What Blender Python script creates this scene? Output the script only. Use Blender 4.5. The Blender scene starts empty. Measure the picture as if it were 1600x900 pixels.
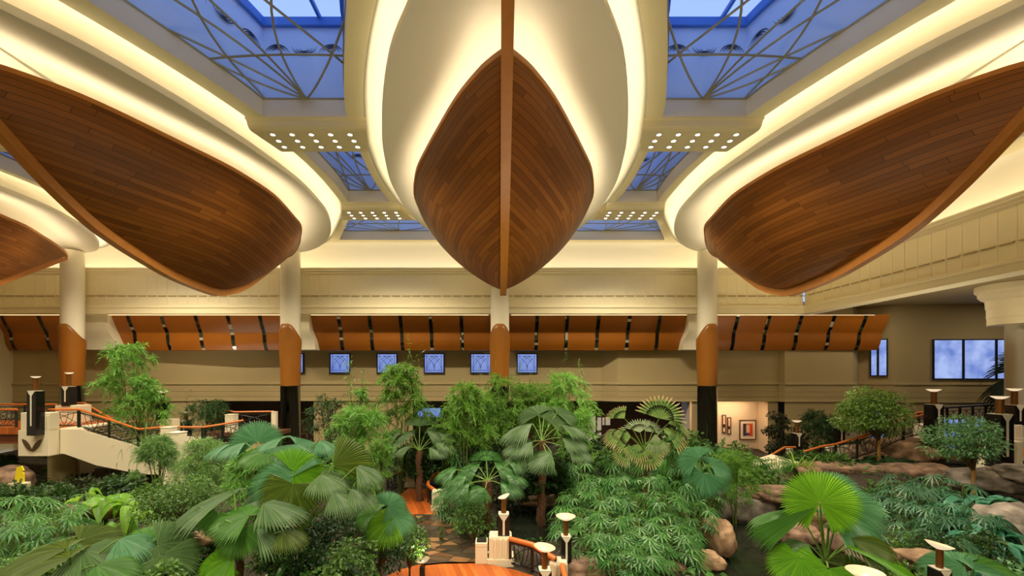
import bpy, math, random
import numpy as np
from mathutils import Vector, Matrix
random.seed(7)
rng = np.random.default_rng(11)
PI = math.pi
SC = bpy.context.scene
COL = SC.collection
# ------------------------------------------------------------------ camera
F, VX, VY, EZ = 680.0, 780.0, 585.0, 5.5       # focal length in px, vanishing point, eye height
cd = bpy.data.cameras.new('camera'); cam = bpy.data.objects.new('camera', cd); COL.objects.link(cam)
cd.sensor_width = 36; cd.lens = F/1600*36
cd.shift_x = (800-VX)/1600; cd.shift_y = (VY-450)/1600
cd.clip_start = .05; cd.clip_end = 300
cam.location = (0, 0, EZ); cam.rotation_euler = (PI/2, 0, 0)
SC.camera = cam
# ------------------------------------------------------------------ view, world, lamp levels
SC.view_settings.view_transform = 'Standard'; SC.view_settings.look = 'None'
SC.view_settings.exposure = 0.32; SC.view_settings.gamma = 1.0
SC.view_settings.use_curve_mapping = False
SC.render.film_transparent = False
SC.cycles.max_bounces = 8; SC.cycles.diffuse_bounces = 5; SC.cycles.glossy_bounces = 3
SC.cycles.transparent_max_bounces = 8; SC.cycles.sample_clamp_indirect = 6
SC.cycles.use_denoising = True
W_ = bpy.data.worlds.new('dusk_sky'); SC.world = W_; W_.use_nodes = True
_n = W_.node_tree.nodes; _bg = _n['Background']
_bg.inputs[0].default_value = (.36, .52, 1.0, 1); _bg.inputs[1].default_value = .98
WARM = (1.0, .87, .62)
COVE, HALO, EDGE = 11.0, 9.0, 9.5         # emission of cove strips, strips on the hulls, strips over the fascia
SPOT = 620                             # watts of each downlight group
def lin(r, g, b):
    f = lambda c: (c/255/12.92 if c/255 <= .04045 else ((c/255+.055)/1.055)**2.4)
    return (f(r), f(g), f(b))
def P(px, py, Y): return Vector(((px-VX)/F*Y, Y, EZ+(VY-py)/F*Y))
# ------------------------------------------------------------------ helpers
class MB:
    def __init__(s): s.v=[]; s.f=[]; s.m=[]; s.uv={}; s.cur=0
    def add(s, vs, fs, mi=None, uvs=None):
        o=len(s.v); s.v.extend([tuple(p) for p in vs])
        for f in fs: s.f.append(tuple(i+o for i in f)); s.m.append(s.cur if mi is None else mi)
        if uvs is not None:
            for i,u in enumerate(uvs): s.uv[o+i]=u
        return o
    def box(s, c, d, rz=0, taper=1.0, mi=None):
        cx,cy,cz=c; dx,dy,dz=d[0]/2,d[1]/2,d[2]/2; ca,sa=math.cos(rz),math.sin(rz)
        vs=[]
        for z,t in ((-dz,1),(dz,taper)):
            for x,y in ((-dx,-dy),(dx,-dy),(dx,dy),(-dx,dy)):
                x*=t;y*=t; vs.append((cx+x*ca-y*sa, cy+x*sa+y*ca, cz+z))
        s.add(vs,[(3,2,1,0),(4,5,6,7),(0,1,5,4),(1,2,6,5),(2,3,7,6),(3,0,4,7)],mi)
    def grid(s, pts, close_u=False, close_v=False, mi=None, uv=None):
        # pts[i][j]
        n=len(pts); m=len(pts[0]); vs=[p for row in pts for p in row]; fs=[]
        for i in range(n if close_u else n-1):
            for j in range(m if close_v else m-1):
                a=i*m+j; b=i*m+(j+1)%m; c=((i+1)%n)*m+(j+1)%m; d=((i+1)%n)*m+j
                fs.append((a,b,c,d))
        s.add(vs,fs,mi,[u for row in uv for u in row] if uv else None)
    def lathe(s, prof, c=(0,0,0), n=24, mi=None, axis=None):
        pts=[]
        for r,z in prof:
            pts.append([(c[0]+r*math.cos(2*PI*k/n), c[1]+r*math.sin(2*PI*k/n), c[2]+z) for k in range(n)])
        s.grid(pts, close_v=True, mi=mi)
        for row,rev in ((0,True),(len(prof)-1,False)):
            if prof[row][0]>1e-4:
                idx=list(range(n)); 
                s.add(pts[row],[tuple(reversed(idx)) if rev else tuple(idx)],mi)
    def tube(s, path, r, n=6, mi=None, cap=True):
        path=[Vector(p) for p in path]; rings=[]
        rr = r if hasattr(r,'__len__') else [r]*len(path)
        for i,p in enumerate(path):
            t=(path[min(i+1,len(path)-1)]-path[max(i-1,0)]); 
            if t.length<1e-9: t=Vector((0,0,1))
            t.normalize()
            a=Vector((0,0,1)) if abs(t.z)<.9 else Vector((1,0,0))
            u=t.cross(a).normalized(); w=t.cross(u)
            rings.append([p+(u*math.cos(2*PI*k/n)+w*math.sin(2*PI*k/n))*rr[i] for k in range(n)])
        s.grid(rings, close_v=True, mi=mi)
        if cap:
            s.add(rings[0],[tuple(range(n))],mi); s.add(rings[-1],[tuple(range(n-1,-1,-1))],mi)
    def bar(s, a, b, w, h, mi=None):
        a=Vector(a); b=Vector(b); t=(b-a).normalized()
        up=Vector((0,0,1)) if abs(t.z)<.95 else Vector((0,1,0))
        u=t.cross(up).normalized()*w/2; v=u.cross(t).normalized()*h/2
        vs=[a-u-v,a+u-v,a+u+v,a-u+v,b-u-v,b+u-v,b+u+v,b-u+v]
        s.add(vs,[(0,1,2,3),(7,6,5,4),(0,4,5,1),(1,5,6,2),(2,6,7,3),(3,7,4,0)],mi)
    def prism(s, poly, vec, mi=None):
        # extrude a planar polygon (list of 3D points) along vec
        n=len(poly); vec=Vector(vec); a=[Vector(p) for p in poly]; b=[p+vec for p in a]
        s.add(a+b,[tuple(range(n-1,-1,-1)),tuple(range(n,2*n))]+[(i,(i+1)%n,(i+1)%n+n,i+n) for i in range(n)],mi)
    def mesh(s, name, mats, smooth=False):
        me=bpy.data.meshes.new(name); me.from_pydata(s.v,[],s.f)
        if not isinstance(mats,(list,tuple)): mats=[mats]
        for m in mats: me.materials.append(m)
        if len(mats)>1: me.polygons.foreach_set('material_index',[min(k,len(mats)-1) for k in s.m])
        if s.uv:
            l=me.uv_layers.new(name='UVMap'); vi=np.zeros(len(me.loops),dtype=np.int32); me.loops.foreach_get('vertex_index',vi)
            arr=np.array([s.uv.get(i,(0,0)) for i in range(len(s.v))],dtype=np.float32)
            l.data.foreach_set('uv',arr[vi].ravel())
        if smooth: me.polygons.foreach_set('use_smooth',[True]*len(me.polygons))
        me.update(); return me
    def build(s, name, mats, parent=None, smooth=False, loc=None):
        o=bpy.data.objects.new(name, s.mesh(name,mats,smooth)); COL.objects.link(o)
        if parent is not None:
            o.parent=parent; 
            if loc is None: o.location=-Vector(parent.location)   # parts are written in world space
        if loc is not None: o.location=loc
        return o
def fixnormals(o):
    import bmesh
    bm=bmesh.new(); bm.from_mesh(o.data); bmesh.ops.remove_doubles(bm,verts=bm.verts,dist=1e-5); bmesh.ops.recalc_face_normals(bm,faces=bm.faces); bm.to_mesh(o.data); bm.free(); return o
def bevel(o, w=.02, n=2):
    m=o.modifiers.new('bevel','BEVEL'); m.width=w; m.segments=n; m.limit_method='ANGLE'; m.angle_limit=math.radians(40); return o
def tag(o, label=None, cat=None, group=None, kind=None):
    if label: o['label']=label
    if cat: o['category']=cat
    if group: o['group']=group
    if kind: o['kind']=kind
    return o
def thing(name, label, cat, loc=(0,0,0), rz=0, group=None):
    o=bpy.data.objects.new(name,None); COL.objects.link(o); o.location=loc; o.rotation_euler=(0,0,rz); o.empty_display_size=.2
    return tag(o,label,cat,group)
def struct(o, label=None, cat=None): o['kind']='structure'; tag(o,label,cat); return o
def dup(root, loc, rz=0, scale=None, label=None, group=None):
    r=root.copy(); COL.objects.link(r); r.location=loc; r.rotation_euler=(0,0,rz)
    if scale is not None: r.scale=scale if hasattr(scale,'__len__') else (scale,)*3
    if label: r['label']=label
    if group: r['group']=group
    for ch in list(root.children):
        c=ch.copy(); COL.objects.link(c); c.parent=r
        for g in list(ch.children):
            d=g.copy(); COL.objects.link(d); d.parent=c
    return r
class Curve1:                       # smooth monotone interpolation (PCHIP) of a table
    def __init__(s, pts):
        s.x=np.array([p[0] for p in pts],float); s.y=np.array([p[1] for p in pts],float)
        h=np.diff(s.x); d=np.diff(s.y)/h; n=len(s.x); m=np.zeros(n)
        for i in range(1,n-1):
            if d[i-1]*d[i]>0:
                w1=2*h[i]+h[i-1]; w2=h[i]+2*h[i-1]; m[i]=(w1+w2)/(w1/d[i-1]+w2/d[i])
        m[0]=d[0]; m[-1]=d[-1]; s.m=m; s.h=h
    def __call__(s, t):
        t=min(max(t,s.x[0]),s.x[-1]); i=min(max(int(np.searchsorted(s.x,t))-1,0),len(s.h)-1)
        h=s.h[i]; u=(t-s.x[i])/h
        return float(s.y[i]*(1+2*u)*(1-u)**2+s.m[i]*h*u*(1-u)**2+s.y[i+1]*u*u*(3-2*u)+s.m[i+1]*h*u*u*(u-1))
def smooth01(a,b,x):
    t=min(max((x-a)/(b-a),0),1); return t*t*(3-2*t)
# ------------------------------------------------------------------ materials
def newmat(name):
    m=bpy.data.materials.new(name); m.use_nodes=True; nt=m.node_tree; b=nt.nodes['Principled BSDF']; return m,nt,b
def flat(name, col, rough=.6, metal=0, spec=.5, noise=0, nscale=3, bump=0, coat=0):
    m,nt,b=newmat(name); c=(*col,1)
    b.inputs['Base Color'].default_value=c; b.inputs['Roughness'].default_value=rough; b.inputs['Metallic'].default_value=metal
    b.inputs['Specular IOR Level'].default_value=spec; b.inputs['Coat Weight'].default_value=coat
    if noise or bump:
        tc=nt.nodes.new('ShaderNodeTexCoord'); no=nt.nodes.new('ShaderNodeTexNoise'); no.inputs['Scale'].default_value=nscale; no.inputs['Detail'].default_value=5
        nt.links.new(tc.outputs['Object'],no.inputs['Vector'])
        if noise:
            mx=nt.nodes.new('ShaderNodeMix'); mx.data_type='RGBA'; 
            mx.inputs[6].default_value=(*[x*(1-noise) for x in col],1); mx.inputs[7].default_value=(*[min(1,x*(1+noise)) for x in col],1)
            nt.links.new(no.outputs['Fac'],mx.inputs[0]); nt.links.new(mx.outputs[2],b.inputs['Base Color'])
        if bump:
            bp=nt.nodes.new('ShaderNodeBump'); bp.inputs['Strength'].default_value=bump; bp.inputs['Distance'].default_value=.1
            nt.links.new(no.outputs['Fac'],bp.inputs['Height']); nt.links.new(bp.outputs['Normal'],b.inputs['Normal'])
    return m
def emit(name, col, s):
    m=bpy.data.materials.new(name); m.use_nodes=True; nt=m.node_tree; nt.nodes.clear()
    e=nt.nodes.new('ShaderNodeEmission'); o=nt.nodes.new('ShaderNodeOutputMaterial'); e.inputs[0].default_value=(*col,1); e.inputs[1].default_value=s
    nt.links.new(e.outputs[0],o.inputs[0]); return m
def planks(name, dark, light, bw, bh, rough=.45, uv=True, rot=0, mortar=.008, mcol=.35, spec=.4):
    m,nt,b=newmat(name); N=nt.nodes.new; K=nt.links.new
    def M(op,x,y=None):
        n=N('ShaderNodeMath'); n.operation=op
        for i,q in enumerate((x,y)):
            if q is None: continue
            if isinstance(q,(int,float)): n.inputs[i].default_value=q
            else: K(q,n.inputs[i])
        return n.outputs[0]
    tc=N('ShaderNodeTexCoord'); mp=N('ShaderNodeMapping'); mp.inputs['Rotation'].default_value=(0,0,rot)
    K(tc.outputs['UV' if uv else 'Object'],mp.inputs['Vector']); sx=N('ShaderNodeSeparateXYZ'); K(mp.outputs[0],sx.inputs[0])
    rowf=M('DIVIDE',sx.outputs[1],bh); row=M('FLOOR',rowf); fr=M('FRACT',rowf)
    w1=N('ShaderNodeTexWhiteNoise'); w1.noise_dimensions='1D'; K(row,w1.inputs['W'])
    uf=M('ADD',M('DIVIDE',sx.outputs[0],bw),M('MULTIPLY',w1.outputs['Value'],7.0)); cel=M('FLOOR',uf); uu=M('FRACT',uf)
    w2=N('ShaderNodeTexWhiteNoise'); w2.noise_dimensions='2D'; cb=N('ShaderNodeCombineXYZ'); K(row,cb.inputs[0]); K(cel,cb.inputs[1]); K(cb.outputs[0],w2.inputs['Vector'])
    no=N('ShaderNodeTexNoise'); no.inputs['Scale'].default_value=3; no.inputs['Detail'].default_value=6
    sm=N('ShaderNodeMapping'); sm.inputs['Scale'].default_value=(.35,4,1); K(mp.outputs[0],sm.inputs['Vector']); K(sm.outputs[0],no.inputs['Vector'])
    fac=M('ADD',M('MULTIPLY',w2.outputs['Value'],.75),M('SUBTRACT',M('MULTIPLY',no.outputs['Fac'],.7),.2))
    mx=N('ShaderNodeMix'); mx.data_type='RGBA'; mx.inputs[6].default_value=(*dark,1); mx.inputs[7].default_value=(*light,1); mx.clamp_factor=True; K(fac,mx.inputs[0])
    gap=M('MAXIMUM',M('LESS_THAN',fr,mortar/bh),M('LESS_THAN',uu,mortar/bw))
    mm=N('ShaderNodeMix'); mm.data_type='RGBA'; mm.inputs[7].default_value=(*[c*mcol for c in dark],1); K(mx.outputs[2],mm.inputs[6]); K(gap,mm.inputs[0])
    K(mm.outputs[2],b.inputs['Base Color']); b.inputs['Roughness'].default_value=rough; b.inputs['Specular IOR Level'].default_value=spec
    return m
CREAM=flat('cream_paint', (.76,.67,.42), .7, noise=.03, nscale=1.5)
IVORY=flat('ivory_paint', (.84,.79,.66), .7)
TAN=flat('tan_paint', (.52,.42,.21), .75)
WALLT=flat('wall_tan_paint', (.43,.335,.165), .75, noise=.04, nscale=.7)
WALLG=flat('aisle_wall_paint', (.30,.245,.17), .8)
COLC=flat('column_plaster', (.88,.81,.62), .6)
FASC=flat('fascia_paint', (.90,.80,.53), .65, noise=.03, nscale=1.5)
HULL=planks('hull_planking', lin(112,62,15), lin(156,94,34), 2.6, .17, .5, mortar=.012, spec=.35)
KEELM=flat('keel_wood', lin(188,120,48), .45, noise=.15, nscale=4)
SLEEVE=flat('sleeve_veneer', lin(150,92,24), .38, noise=.08, nscale=2)
BAND=flat('band_veneer', lin(158,92,20), .4, noise=.1, nscale=1.5)
BLACKG=flat('dark_mirror', (.20,.22,.19), .07, metal=1)
BLACKM=flat('black_metal', (.012,.011,.010), .35)
GREENM=flat('dark_green_metal', (.010,.020,.013), .4)
RAILW=flat('rail_wood', lin(190,104,44), .35, noise=.15, nscale=5)
WHITE=flat('white_plaster', lin(226,214,184), .6)
LANT=flat('lantern_paint', (.60,.72,.92), .7)
LANTF=flat('lantern_frame', (.06,.2,.62), .5)
WAVE=flat('wave_decal', (.003,.008,.03), .5)
TRAC=flat('tracery_metal', (.34,.32,.24), .4, metal=.3)
E_COVE=emit('cove_lamp', WARM, COVE); E_HALO=emit('hull_lamp', WARM, HALO); E_EDGE=emit('fascia_lamp', WARM, EDGE)
E_DOWN=emit('downlight_lamp', (1,.9,.72), 6)
def glass(name, tint=(1,1,1), k=.08):
    m=bpy.data.materials.new(name); m.use_nodes=True; nt=m.node_tree; nt.nodes.clear()
    t=nt.nodes.new('ShaderNodeBsdfTransparent'); t.inputs[0].default_value=(*tint,1); g=nt.nodes.new('ShaderNodeBsdfGlossy'); g.inputs['Roughness'].default_value=.03
    x=nt.nodes.new('ShaderNodeMixShader'); x.inputs[0].default_value=k; o=nt.nodes.new('ShaderNodeOutputMaterial')
    nt.links.new(t.outputs[0],x.inputs[1]); nt.links.new(g.outputs[0],x.inputs[2]); nt.links.new(x.outputs[0],o.inputs[0]); return m
GLASS=glass('skylight_glass',(.93,.96,1),.04)
# ------------------------------------------------------------------ roof: coffers, skylights, beams
AX=[-24.63,-12.23,.17,12.57]; HALFW=6.2; ZS=EZ+8.0
XL,XR,YB=-31.5,18.4,-7.0
hO=Curve1([(4.2,0),(5.5,.85),(7,1.65),(9.3,2.79),(10.9,3.5),(12.4,4.04),(14,4.48),(15.7,4.85),(17.8,5.0),(20.1,4.92),(21.25,4.6),(23,3.65),(25,2.3),(26.0,.9),(26.3,0)])
hS=Curve1([(6.5,2.5),(9.3,3.42),(11.3,4.2),(13.5,4.9),(15.7,5.19),(18.25,5.34),(20.2,5.22),(21.8,4.8),(22.6,4.4),(25.8,2.75)])
hP=Curve1([(4.9,0),(6,.5),(7,1.0),(8.7,1.92),(10,2.65),(11.4,3.19),(12.8,3.62),(14.6,4.05),(17.6,4.41),(19.5,4.35),(21.5,3.92),(23.5,2.9),(25.0,1.6),(25.6,.7),(25.8,0)])
zO=lambda Y: ZS-.45*smooth01(21,26,Y)
zP=lambda Y: EZ+7.47-.27*smooth01(17,25,Y)
NT=64
def outline(h,y0,y1,n=NT):
    # right half from near tip to far end, evenly eased at both ends
    r=[]
    for i in range(n+1):
        t=i/n; e=.5-.5*math.cos(PI*t); e=.35*t+.65*e
        Y=y0+(y1-y0)*e; r.append((h(Y) if 0<i<n else 0.0, Y))
    return r
OO=outline(hO,4.2,26.3); PP=outline(hP,4.9,25.8)
def loop(o): return o+[(-x,y) for x,y in reversed(o[1:-1])]
OL=loop(OO); PL=loop(PP)
def inset(L,d):
    n=len(L); r=[]
    for i in range(n):
        a=Vector(L[i-1]); b=Vector(L[(i+1)%n]); t=(b-a).normalized(); nrm=Vector((-t.y,t.x))
        p=Vector(L[i])+nrm*d
        # keep on own side of axis
        if L[i][0]>0: p.x=max(p.x,0.0)
        elif L[i][0]<0: p.x=min(p.x,0.0)
        else: p.x=0; 
        r.append((p.x,p.y))
    return r
nm=['leftmost','left','central','right']
for k,ax in enumerate(AX):
    c=thing('ceiling_coffer', f'glowing leaf-shaped ceiling coffer above the {["cropped far left","left","central","right"][k]} wooden hull','ceiling coffer',(ax,15,ZS),0,'leaf-shaped ceiling coffers')
    PI1=inset(PL,.45); n=len(OL)
    m=MB()
    rows=[]
    rows.append([(ax+x,y,ZS+.05) for x,y in OL])
    rows.append([(ax+x,y,zO(y)) for x,y in OL])
    for s in (.15,.35,.55,.75,1.0):
        rows.append([(ax+OL[i][0]*(1-s)+PI1[i][0]*s, OL[i][1]*(1-s)+PI1[i][1]*s, zO(OL[i][1])+(ZS+.55-zO(OL[i][1]))*math.sin(s*PI/2)) for i in range(n)])
    rows.append([(ax+x*.05,15+(y-15)*.7,ZS+.56) for x,y in PI1])
    m.grid(rows,close_v=True); fixnormals(m.build('cove_ring',IVORY,c,True))
    # hanging panel
    m=MB(); rows=[]
    rows.append([(ax+x,y,zP(y)+.20) for x,y in inset(PL,.10)])
    rows.append([(ax+x,y,zP(y)+.20) for x,y in PL])
    rows.append([(ax+x,y,zP(y)) for x,y in PL])
    rows.append([(ax+x,y,zP(y)) for x,y in inset(PL,.06)])
    for s in (.2,.4,.6,.8,.97):
        rows.append([(ax+x*(1-s),15+(y-15)*(1-.35*s),zP(15+(y-15)*(1-.35*s))+.02+.5*math.sin(s*PI/2)) for x,y in inset(PL,.07)])
    m.grid(rows,close_v=True); fixnormals(m.build('hanging_panel',IVORY,c,True))
    o=c.children[-1]; e=o.modifiers.new('edge','EDGE_SPLIT'); e.split_angle=math.radians(50)
    m=MB(); m.grid([[(ax+x,y,zP(y)+.23) for x,y in inset(PL,.16)],[(ax+x,y,zP(y)+.23) for x,y in inset(PL,.30)]],close_v=True)
    m.build('light_strip',E_COVE,c)
# ceiling soffit between the coffers
m=MB()
ROWS=[('solid',4.2,7.4),('sky',7.4,13.5),('solid',13.5,15.1),('sky',15.1,20.2),('solid',20.2,21.8),('sky',21.8,25.9),('solid',25.9,26.4)]
SKY=[(7.4,13.5),(15.1,20.2),(21.8,25.9)]
def ho(Y): return hO(Y) if 4.2<Y<26.3 else 0
def quadstrip(fa,fb,y0,y1,n=10):
    ys=[y0+(y1-y0)*i/n for i in range(n+1)]
    m.grid([[(fa(y),y,ZS) for y in ys],[(fb(y),y,ZS) for y in ys]])
for typ,y0,y1 in ROWS:
    for k in range(len(AX)+1):
        lf=(lambda Y,a=AX[k-1]: a+ho(Y)) if k>0 else (lambda Y: XL)
        rf=(lambda Y,a=AX[k]: a-ho(Y)) if k<len(AX) else (lambda Y: XR+.9)
        if typ=='solid' or k==len(AX): quadstrip(lf,rf,y0,y1)
        else:
            ls=(lambda Y,a=AX[k-1]: a+hS(Y)) if k>0 else None
            rs=(lambda Y,a=AX[k]: a-hS(Y))
            if ls: quadstrip(lf,ls,y0,y1)
            if k==0: quadstrip(lf,rf,y0,y1)
            else: quadstrip(rs,rf,y0,y1)
m.add([(XL,YB,ZS),(XR+.9,YB,ZS),(XR+.9,4.2,ZS),(XL,4.2,ZS)],[(0,1,2,3)])
ceil=struct(m.build('ceiling',CREAM),'cream plaster ceiling between the glowing coffers','ceiling')
# skylights
def curve_bar(mb, pts, r): mb.tube(pts,r,6)
win=0
def bez(p,q,r,n=12): return [((1-t)**2*p[0]+2*t*(1-t)*q[0]+t*t*r[0],(1-t)**2*p[1]+2*t*(1-t)*q[1]+t*t*r[1]) for t in [i/n for i in range(n+1)]]
for k in range(1,len(AX)):
    a,b=AX[k-1],AX[k]
    for j,(y0,y1) in enumerate(SKY):
        win+=1; w=bpy.data.objects.new(f'window_{win}',None); COL.objects.link(w); w.location=((a+b)/2,(y0+y1)/2,ZS)
        struct(w,f'blue skylight with curved metal tracery, {["nearest","middle","farthest"][j]} one between the {["cropped far left and left","left and central","central and right"][k-1]} hulls','skylight')
        L=lambda Y: a+hS(Y); R=lambda Y: b-hS(Y)
        n=12; ys=[y0+(y1-y0)*i/n for i in range(n+1)]
        plan=[(L(y),y) for y in ys]+[(R(y),y) for y in reversed(ys)]
        ZG=ZS+.55; ZT=ZS+3.0
        m=MB(); m.grid([[(x,y,ZS) for x,y in plan],[(x,y,ZG) for x,y in plan]],close_v=True); m.build('shaft',WHITE,w)
        m=MB(); m.grid([[(x,y,ZG) for x,y in plan],[(x,y,ZT-.25) for x,y in plan]],close_v=True); m.build('lantern_wall',LANT,w)
        cx=(a+b)/2; cy=(y0+y1)/2
        pin=[(cx+(x-cx)*.93,cy+(y-cy)*.96) for x,y in plan]
        m=MB(); m.grid([[(x,y,ZT-.25) for x,y in plan],[(x,y,ZT-.25) for x,y in pin],[(x,y,ZT) for x,y in pin],[(x,y,ZT) for x,y in plan]],close_v=True); m.build('lantern_frame',LANTF,w)
        m=MB(); m.add([(L(y0),cy-.03,ZT+.1),(R(y0),cy-.03,ZT+.1),(R(y0),cy+.03,ZT+.1),(L(y0),cy+.03,ZT+.1)],[(0,1,2,3)])
        m.bar((cx+.6,y0,ZT),(cx+.5,y1,ZT),.09,.12); m.bar((L(cy),cy,ZT),(R(cy),cy,ZT),.07,.1); m.build('roof_bar',LANTF,w)
        m=MB(); m.add([(x,y,ZG+.03) for x,y in plan],[tuple(range(len(plan)))]); m.build('glazing',GLASS,w)
        # tracery
        m=MB(); UV=lambda u,v: (L(y0+(y1-y0)*v)*(1-u)+R(y0+(y1-y0)*v)*u, y0+(y1-y0)*v, ZG)
        mir=(k>=3)
        def Q(u,v): return UV(1-u if mir else u,v)
        for l in [((0,0),(0,1)),((1,0),(1,1)),((0,1),(1,1)),((0,0),(1,0))]:
            m.tube([Q(l[0][0]*(1-t)+l[1][0]*t,l[0][1]*(1-t)+l[1][1]*t) for t in np.linspace(0,1,12)],.034,5)
        for (p,q,r_) in [((.52,1),(.15,.75),(0,.55)),((.52,1),(.9,.85),(1,.5)),((.52,1),(.3,.6),(.05,0)),((.52,1),(.4,.5),(.3,0)),
                         ((.52,1),(.5,.6),(.9,0)),((.03,1),(.2,.5),(.6,0)),((0,.72),(.5,.68),(1,.7)),((1,.75),(.5,.4),(.45,0)),((0,.72),(.05,.9),(.52,1))]:
            m.tube([Q(*p_) for p_ in bez(p,q,r_)],.031,5)
        m.build('tracery',TRAC,w,True)
        # wave motifs on the lantern walls
        m=MB()
        def arcs(org,du,flip):
            for r0 in (.13,.23,.33):
                pts=[]
                for i in range(9):
                    t=PI*(.12+.76*i/8)
                    pts.append((math.cos(t)*r0*1.25,(math.sin(t)-.6)*r0*1.15*(-1 if flip else 1)))
                vs=[]
                for i,(u,v) in enumerate(pts):
                    th=.02*math.sin(PI*(i+.5)/9)+.004
                    vs.append(org+du*u+Vector((0,0,v-th))); vs.append(org+du*u+Vector((0,0,v+th)))
                m.add(vs,[(2*i,2*i+1,2*i+3,2*i+2) for i in range(8)])
        zz=ZS+2.05; x=L(y1)+.45; q=0
        while x<R(y1)-.3: arcs(Vector((x,y1-.03,zz)),Vector((1,0,0)),q%2); x+=.84; q+=1
        for side in (0,1):
            y=y1-.5; q=0
            while y>y0+.3:
                fn=L if side==0 else R
                d=Vector((fn(y+.1)-fn(y-.1),.2,0)).normalized(); nn=Vector((d.y,-d.x,0))*(.05 if side==0 else -.05)
                arcs(Vector((fn(y),y,zz))+nn,d,q%2); y-=.84; q+=1
        m.build('wave_motif',WAVE,w)
# beams carrying downlights
def hx(Y,k,side): return AX[k]+side*ho(Y)
BE=[(13.62,15.05,'front'),(20.35,21.75,'rear')]
SPOTS=[]
downproto=None
for bi,(y0,y1,bn) in enumerate(BE):
    for k in range(0,len(AX)-1):
        zb=EZ+7.7; n=10
        prof=[(y0-.10,ZS+.0),(y0-.08,ZS-.04),(y0-.02,ZS-.08),(y0+.02,ZS-.2),(y0+.08,zb+.03),(y0+.16,zb),(y1,zb),(y1,ZS)]
        m=MB(); rows=[]
        for (Y,z) in prof:
            l=hx(Y,k,1)-.05; r=hx(Y,k+1,-1)+.05
            rows.append([(l+(r-l)*i/n,Y,z) for i in range(n+1)])
        m.grid(rows); o=m.build('trim_%d'%(bi*3+k+1),CREAM); struct(o,f'cream {bn} ceiling beam with downlights between the {["far left and left","left and central","central and right"][k]} coffers','beam')
        cx=(AX[k]+AX[k+1])/2
        for r in range(3):
            for c in range(5):
                Y=y0+.35+r*.38; X=cx+(c-2)*(.62 if bi==0 else .56)+(.0)
                lab=f'round recessed downlight in the {["near","middle","far"][r]} row of the {bn} beam {["left of the left hull","between left and central hulls","between central and right hulls"][k]}'
                if downproto is None:
                    d=thing('downlight',lab,'downlight',(X,Y,zb),0,'recessed downlights in the ceiling beams')
                    mm=MB(); mm.lathe([(.10,-.004),(.105,-.014),(.075,-.016),(.072,-.006)],n=16); mm.build('ring',WHITE,d,True,loc=(0,0,0))
                    mm=MB(); mm.lathe([(.073,-.009),(.001,-.012)],n=16); mm.build('lens',E_DOWN,d,loc=(0,0,0)); downproto=d
                else: dup(downproto,(X,Y,zb),label=lab)
        SPOTS.append((cx,(y0+y1)/2,zb-.05))
for (x,y,z) in SPOTS+[(AX[k]+6.2,6.8,ZS-.2) for k in range(3)]+[(AX[k]+6.2,-.5,ZS-.2) for k in range(3)]:
    for c in (-2,-1,0,1,2):
        ld=bpy.data.lights.new('downlight_beam','SPOT'); ld.energy=SPOT; ld.color=(1,.87,.64); ld.spot_size=math.radians(140); ld.spot_blend=.7; ld.shadow_soft_size=.07
        lo=bpy.data.objects.new('downlight_beam',ld); COL.objects.link(lo); lo.location=(x+c*.6,y,z)
# ------------------------------------------------------------------ hanging boat hulls
kk=.00735
zg_=Curve1([(y,z+EZ-kk*y) for y,z in [(9.25,7.0),(9.8,7.18),(10.3,7.3),(11.5,7.4),(13.6,7.3),(15.4,7.2),(17.2,7.07),(19.2,6.85),(21,6.8),(24.8,6.8)]])
zk_=Curve1([(y,z+EZ-kk*y) for y,z in [(6.9,8.2),(8.3,7.42),(9.15,6.86),(10.5,5.98),(11.9,5.06),(13.2,4.42),(14.6,4.02),(16.6,3.64),(18.6,3.53),(20,3.85),(21,4.3),(22.5,5.25),(24.8,6.75)]])
bw_=Curve1([(9.25,0),(10.3,.60),(11.5,1.27),(12.7,1.88),(13.6,2.33),(15.4,3.10),(17.2,3.45),(19.2,3.36),(21,2.62),(22.5,1.8),(24.2,.6),(24.7,0)])
KD=.28
def section(Y,n=18,p=1.32):
    b=max(bw_(Y),.001); zt=zg_(Y); zk=min(zk_(Y)+KD,zt-.01); r=[]
    for i in range(n+1):
        a=PI/2*i/n; u=math.cos(a)**(2/p); v=math.sin(a)**(2/p)
        r.append((b*u, zt-(zt-zk)*v))
    return r          # from gunwale to keel
HN=['wooden boat hull cropped at the far left edge','large wooden boat hull hanging left, keel strip facing right','wooden boat hull hanging in the centre, seen bow on','large wooden boat hull hanging at the right']
NY=56; YS=[9.25+(24.7-9.25)*(.3*t+.7*(.5-.5*math.cos(PI*t))) for t in [i/NY for i in range(NY+1)]]
hullproto=None
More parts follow.
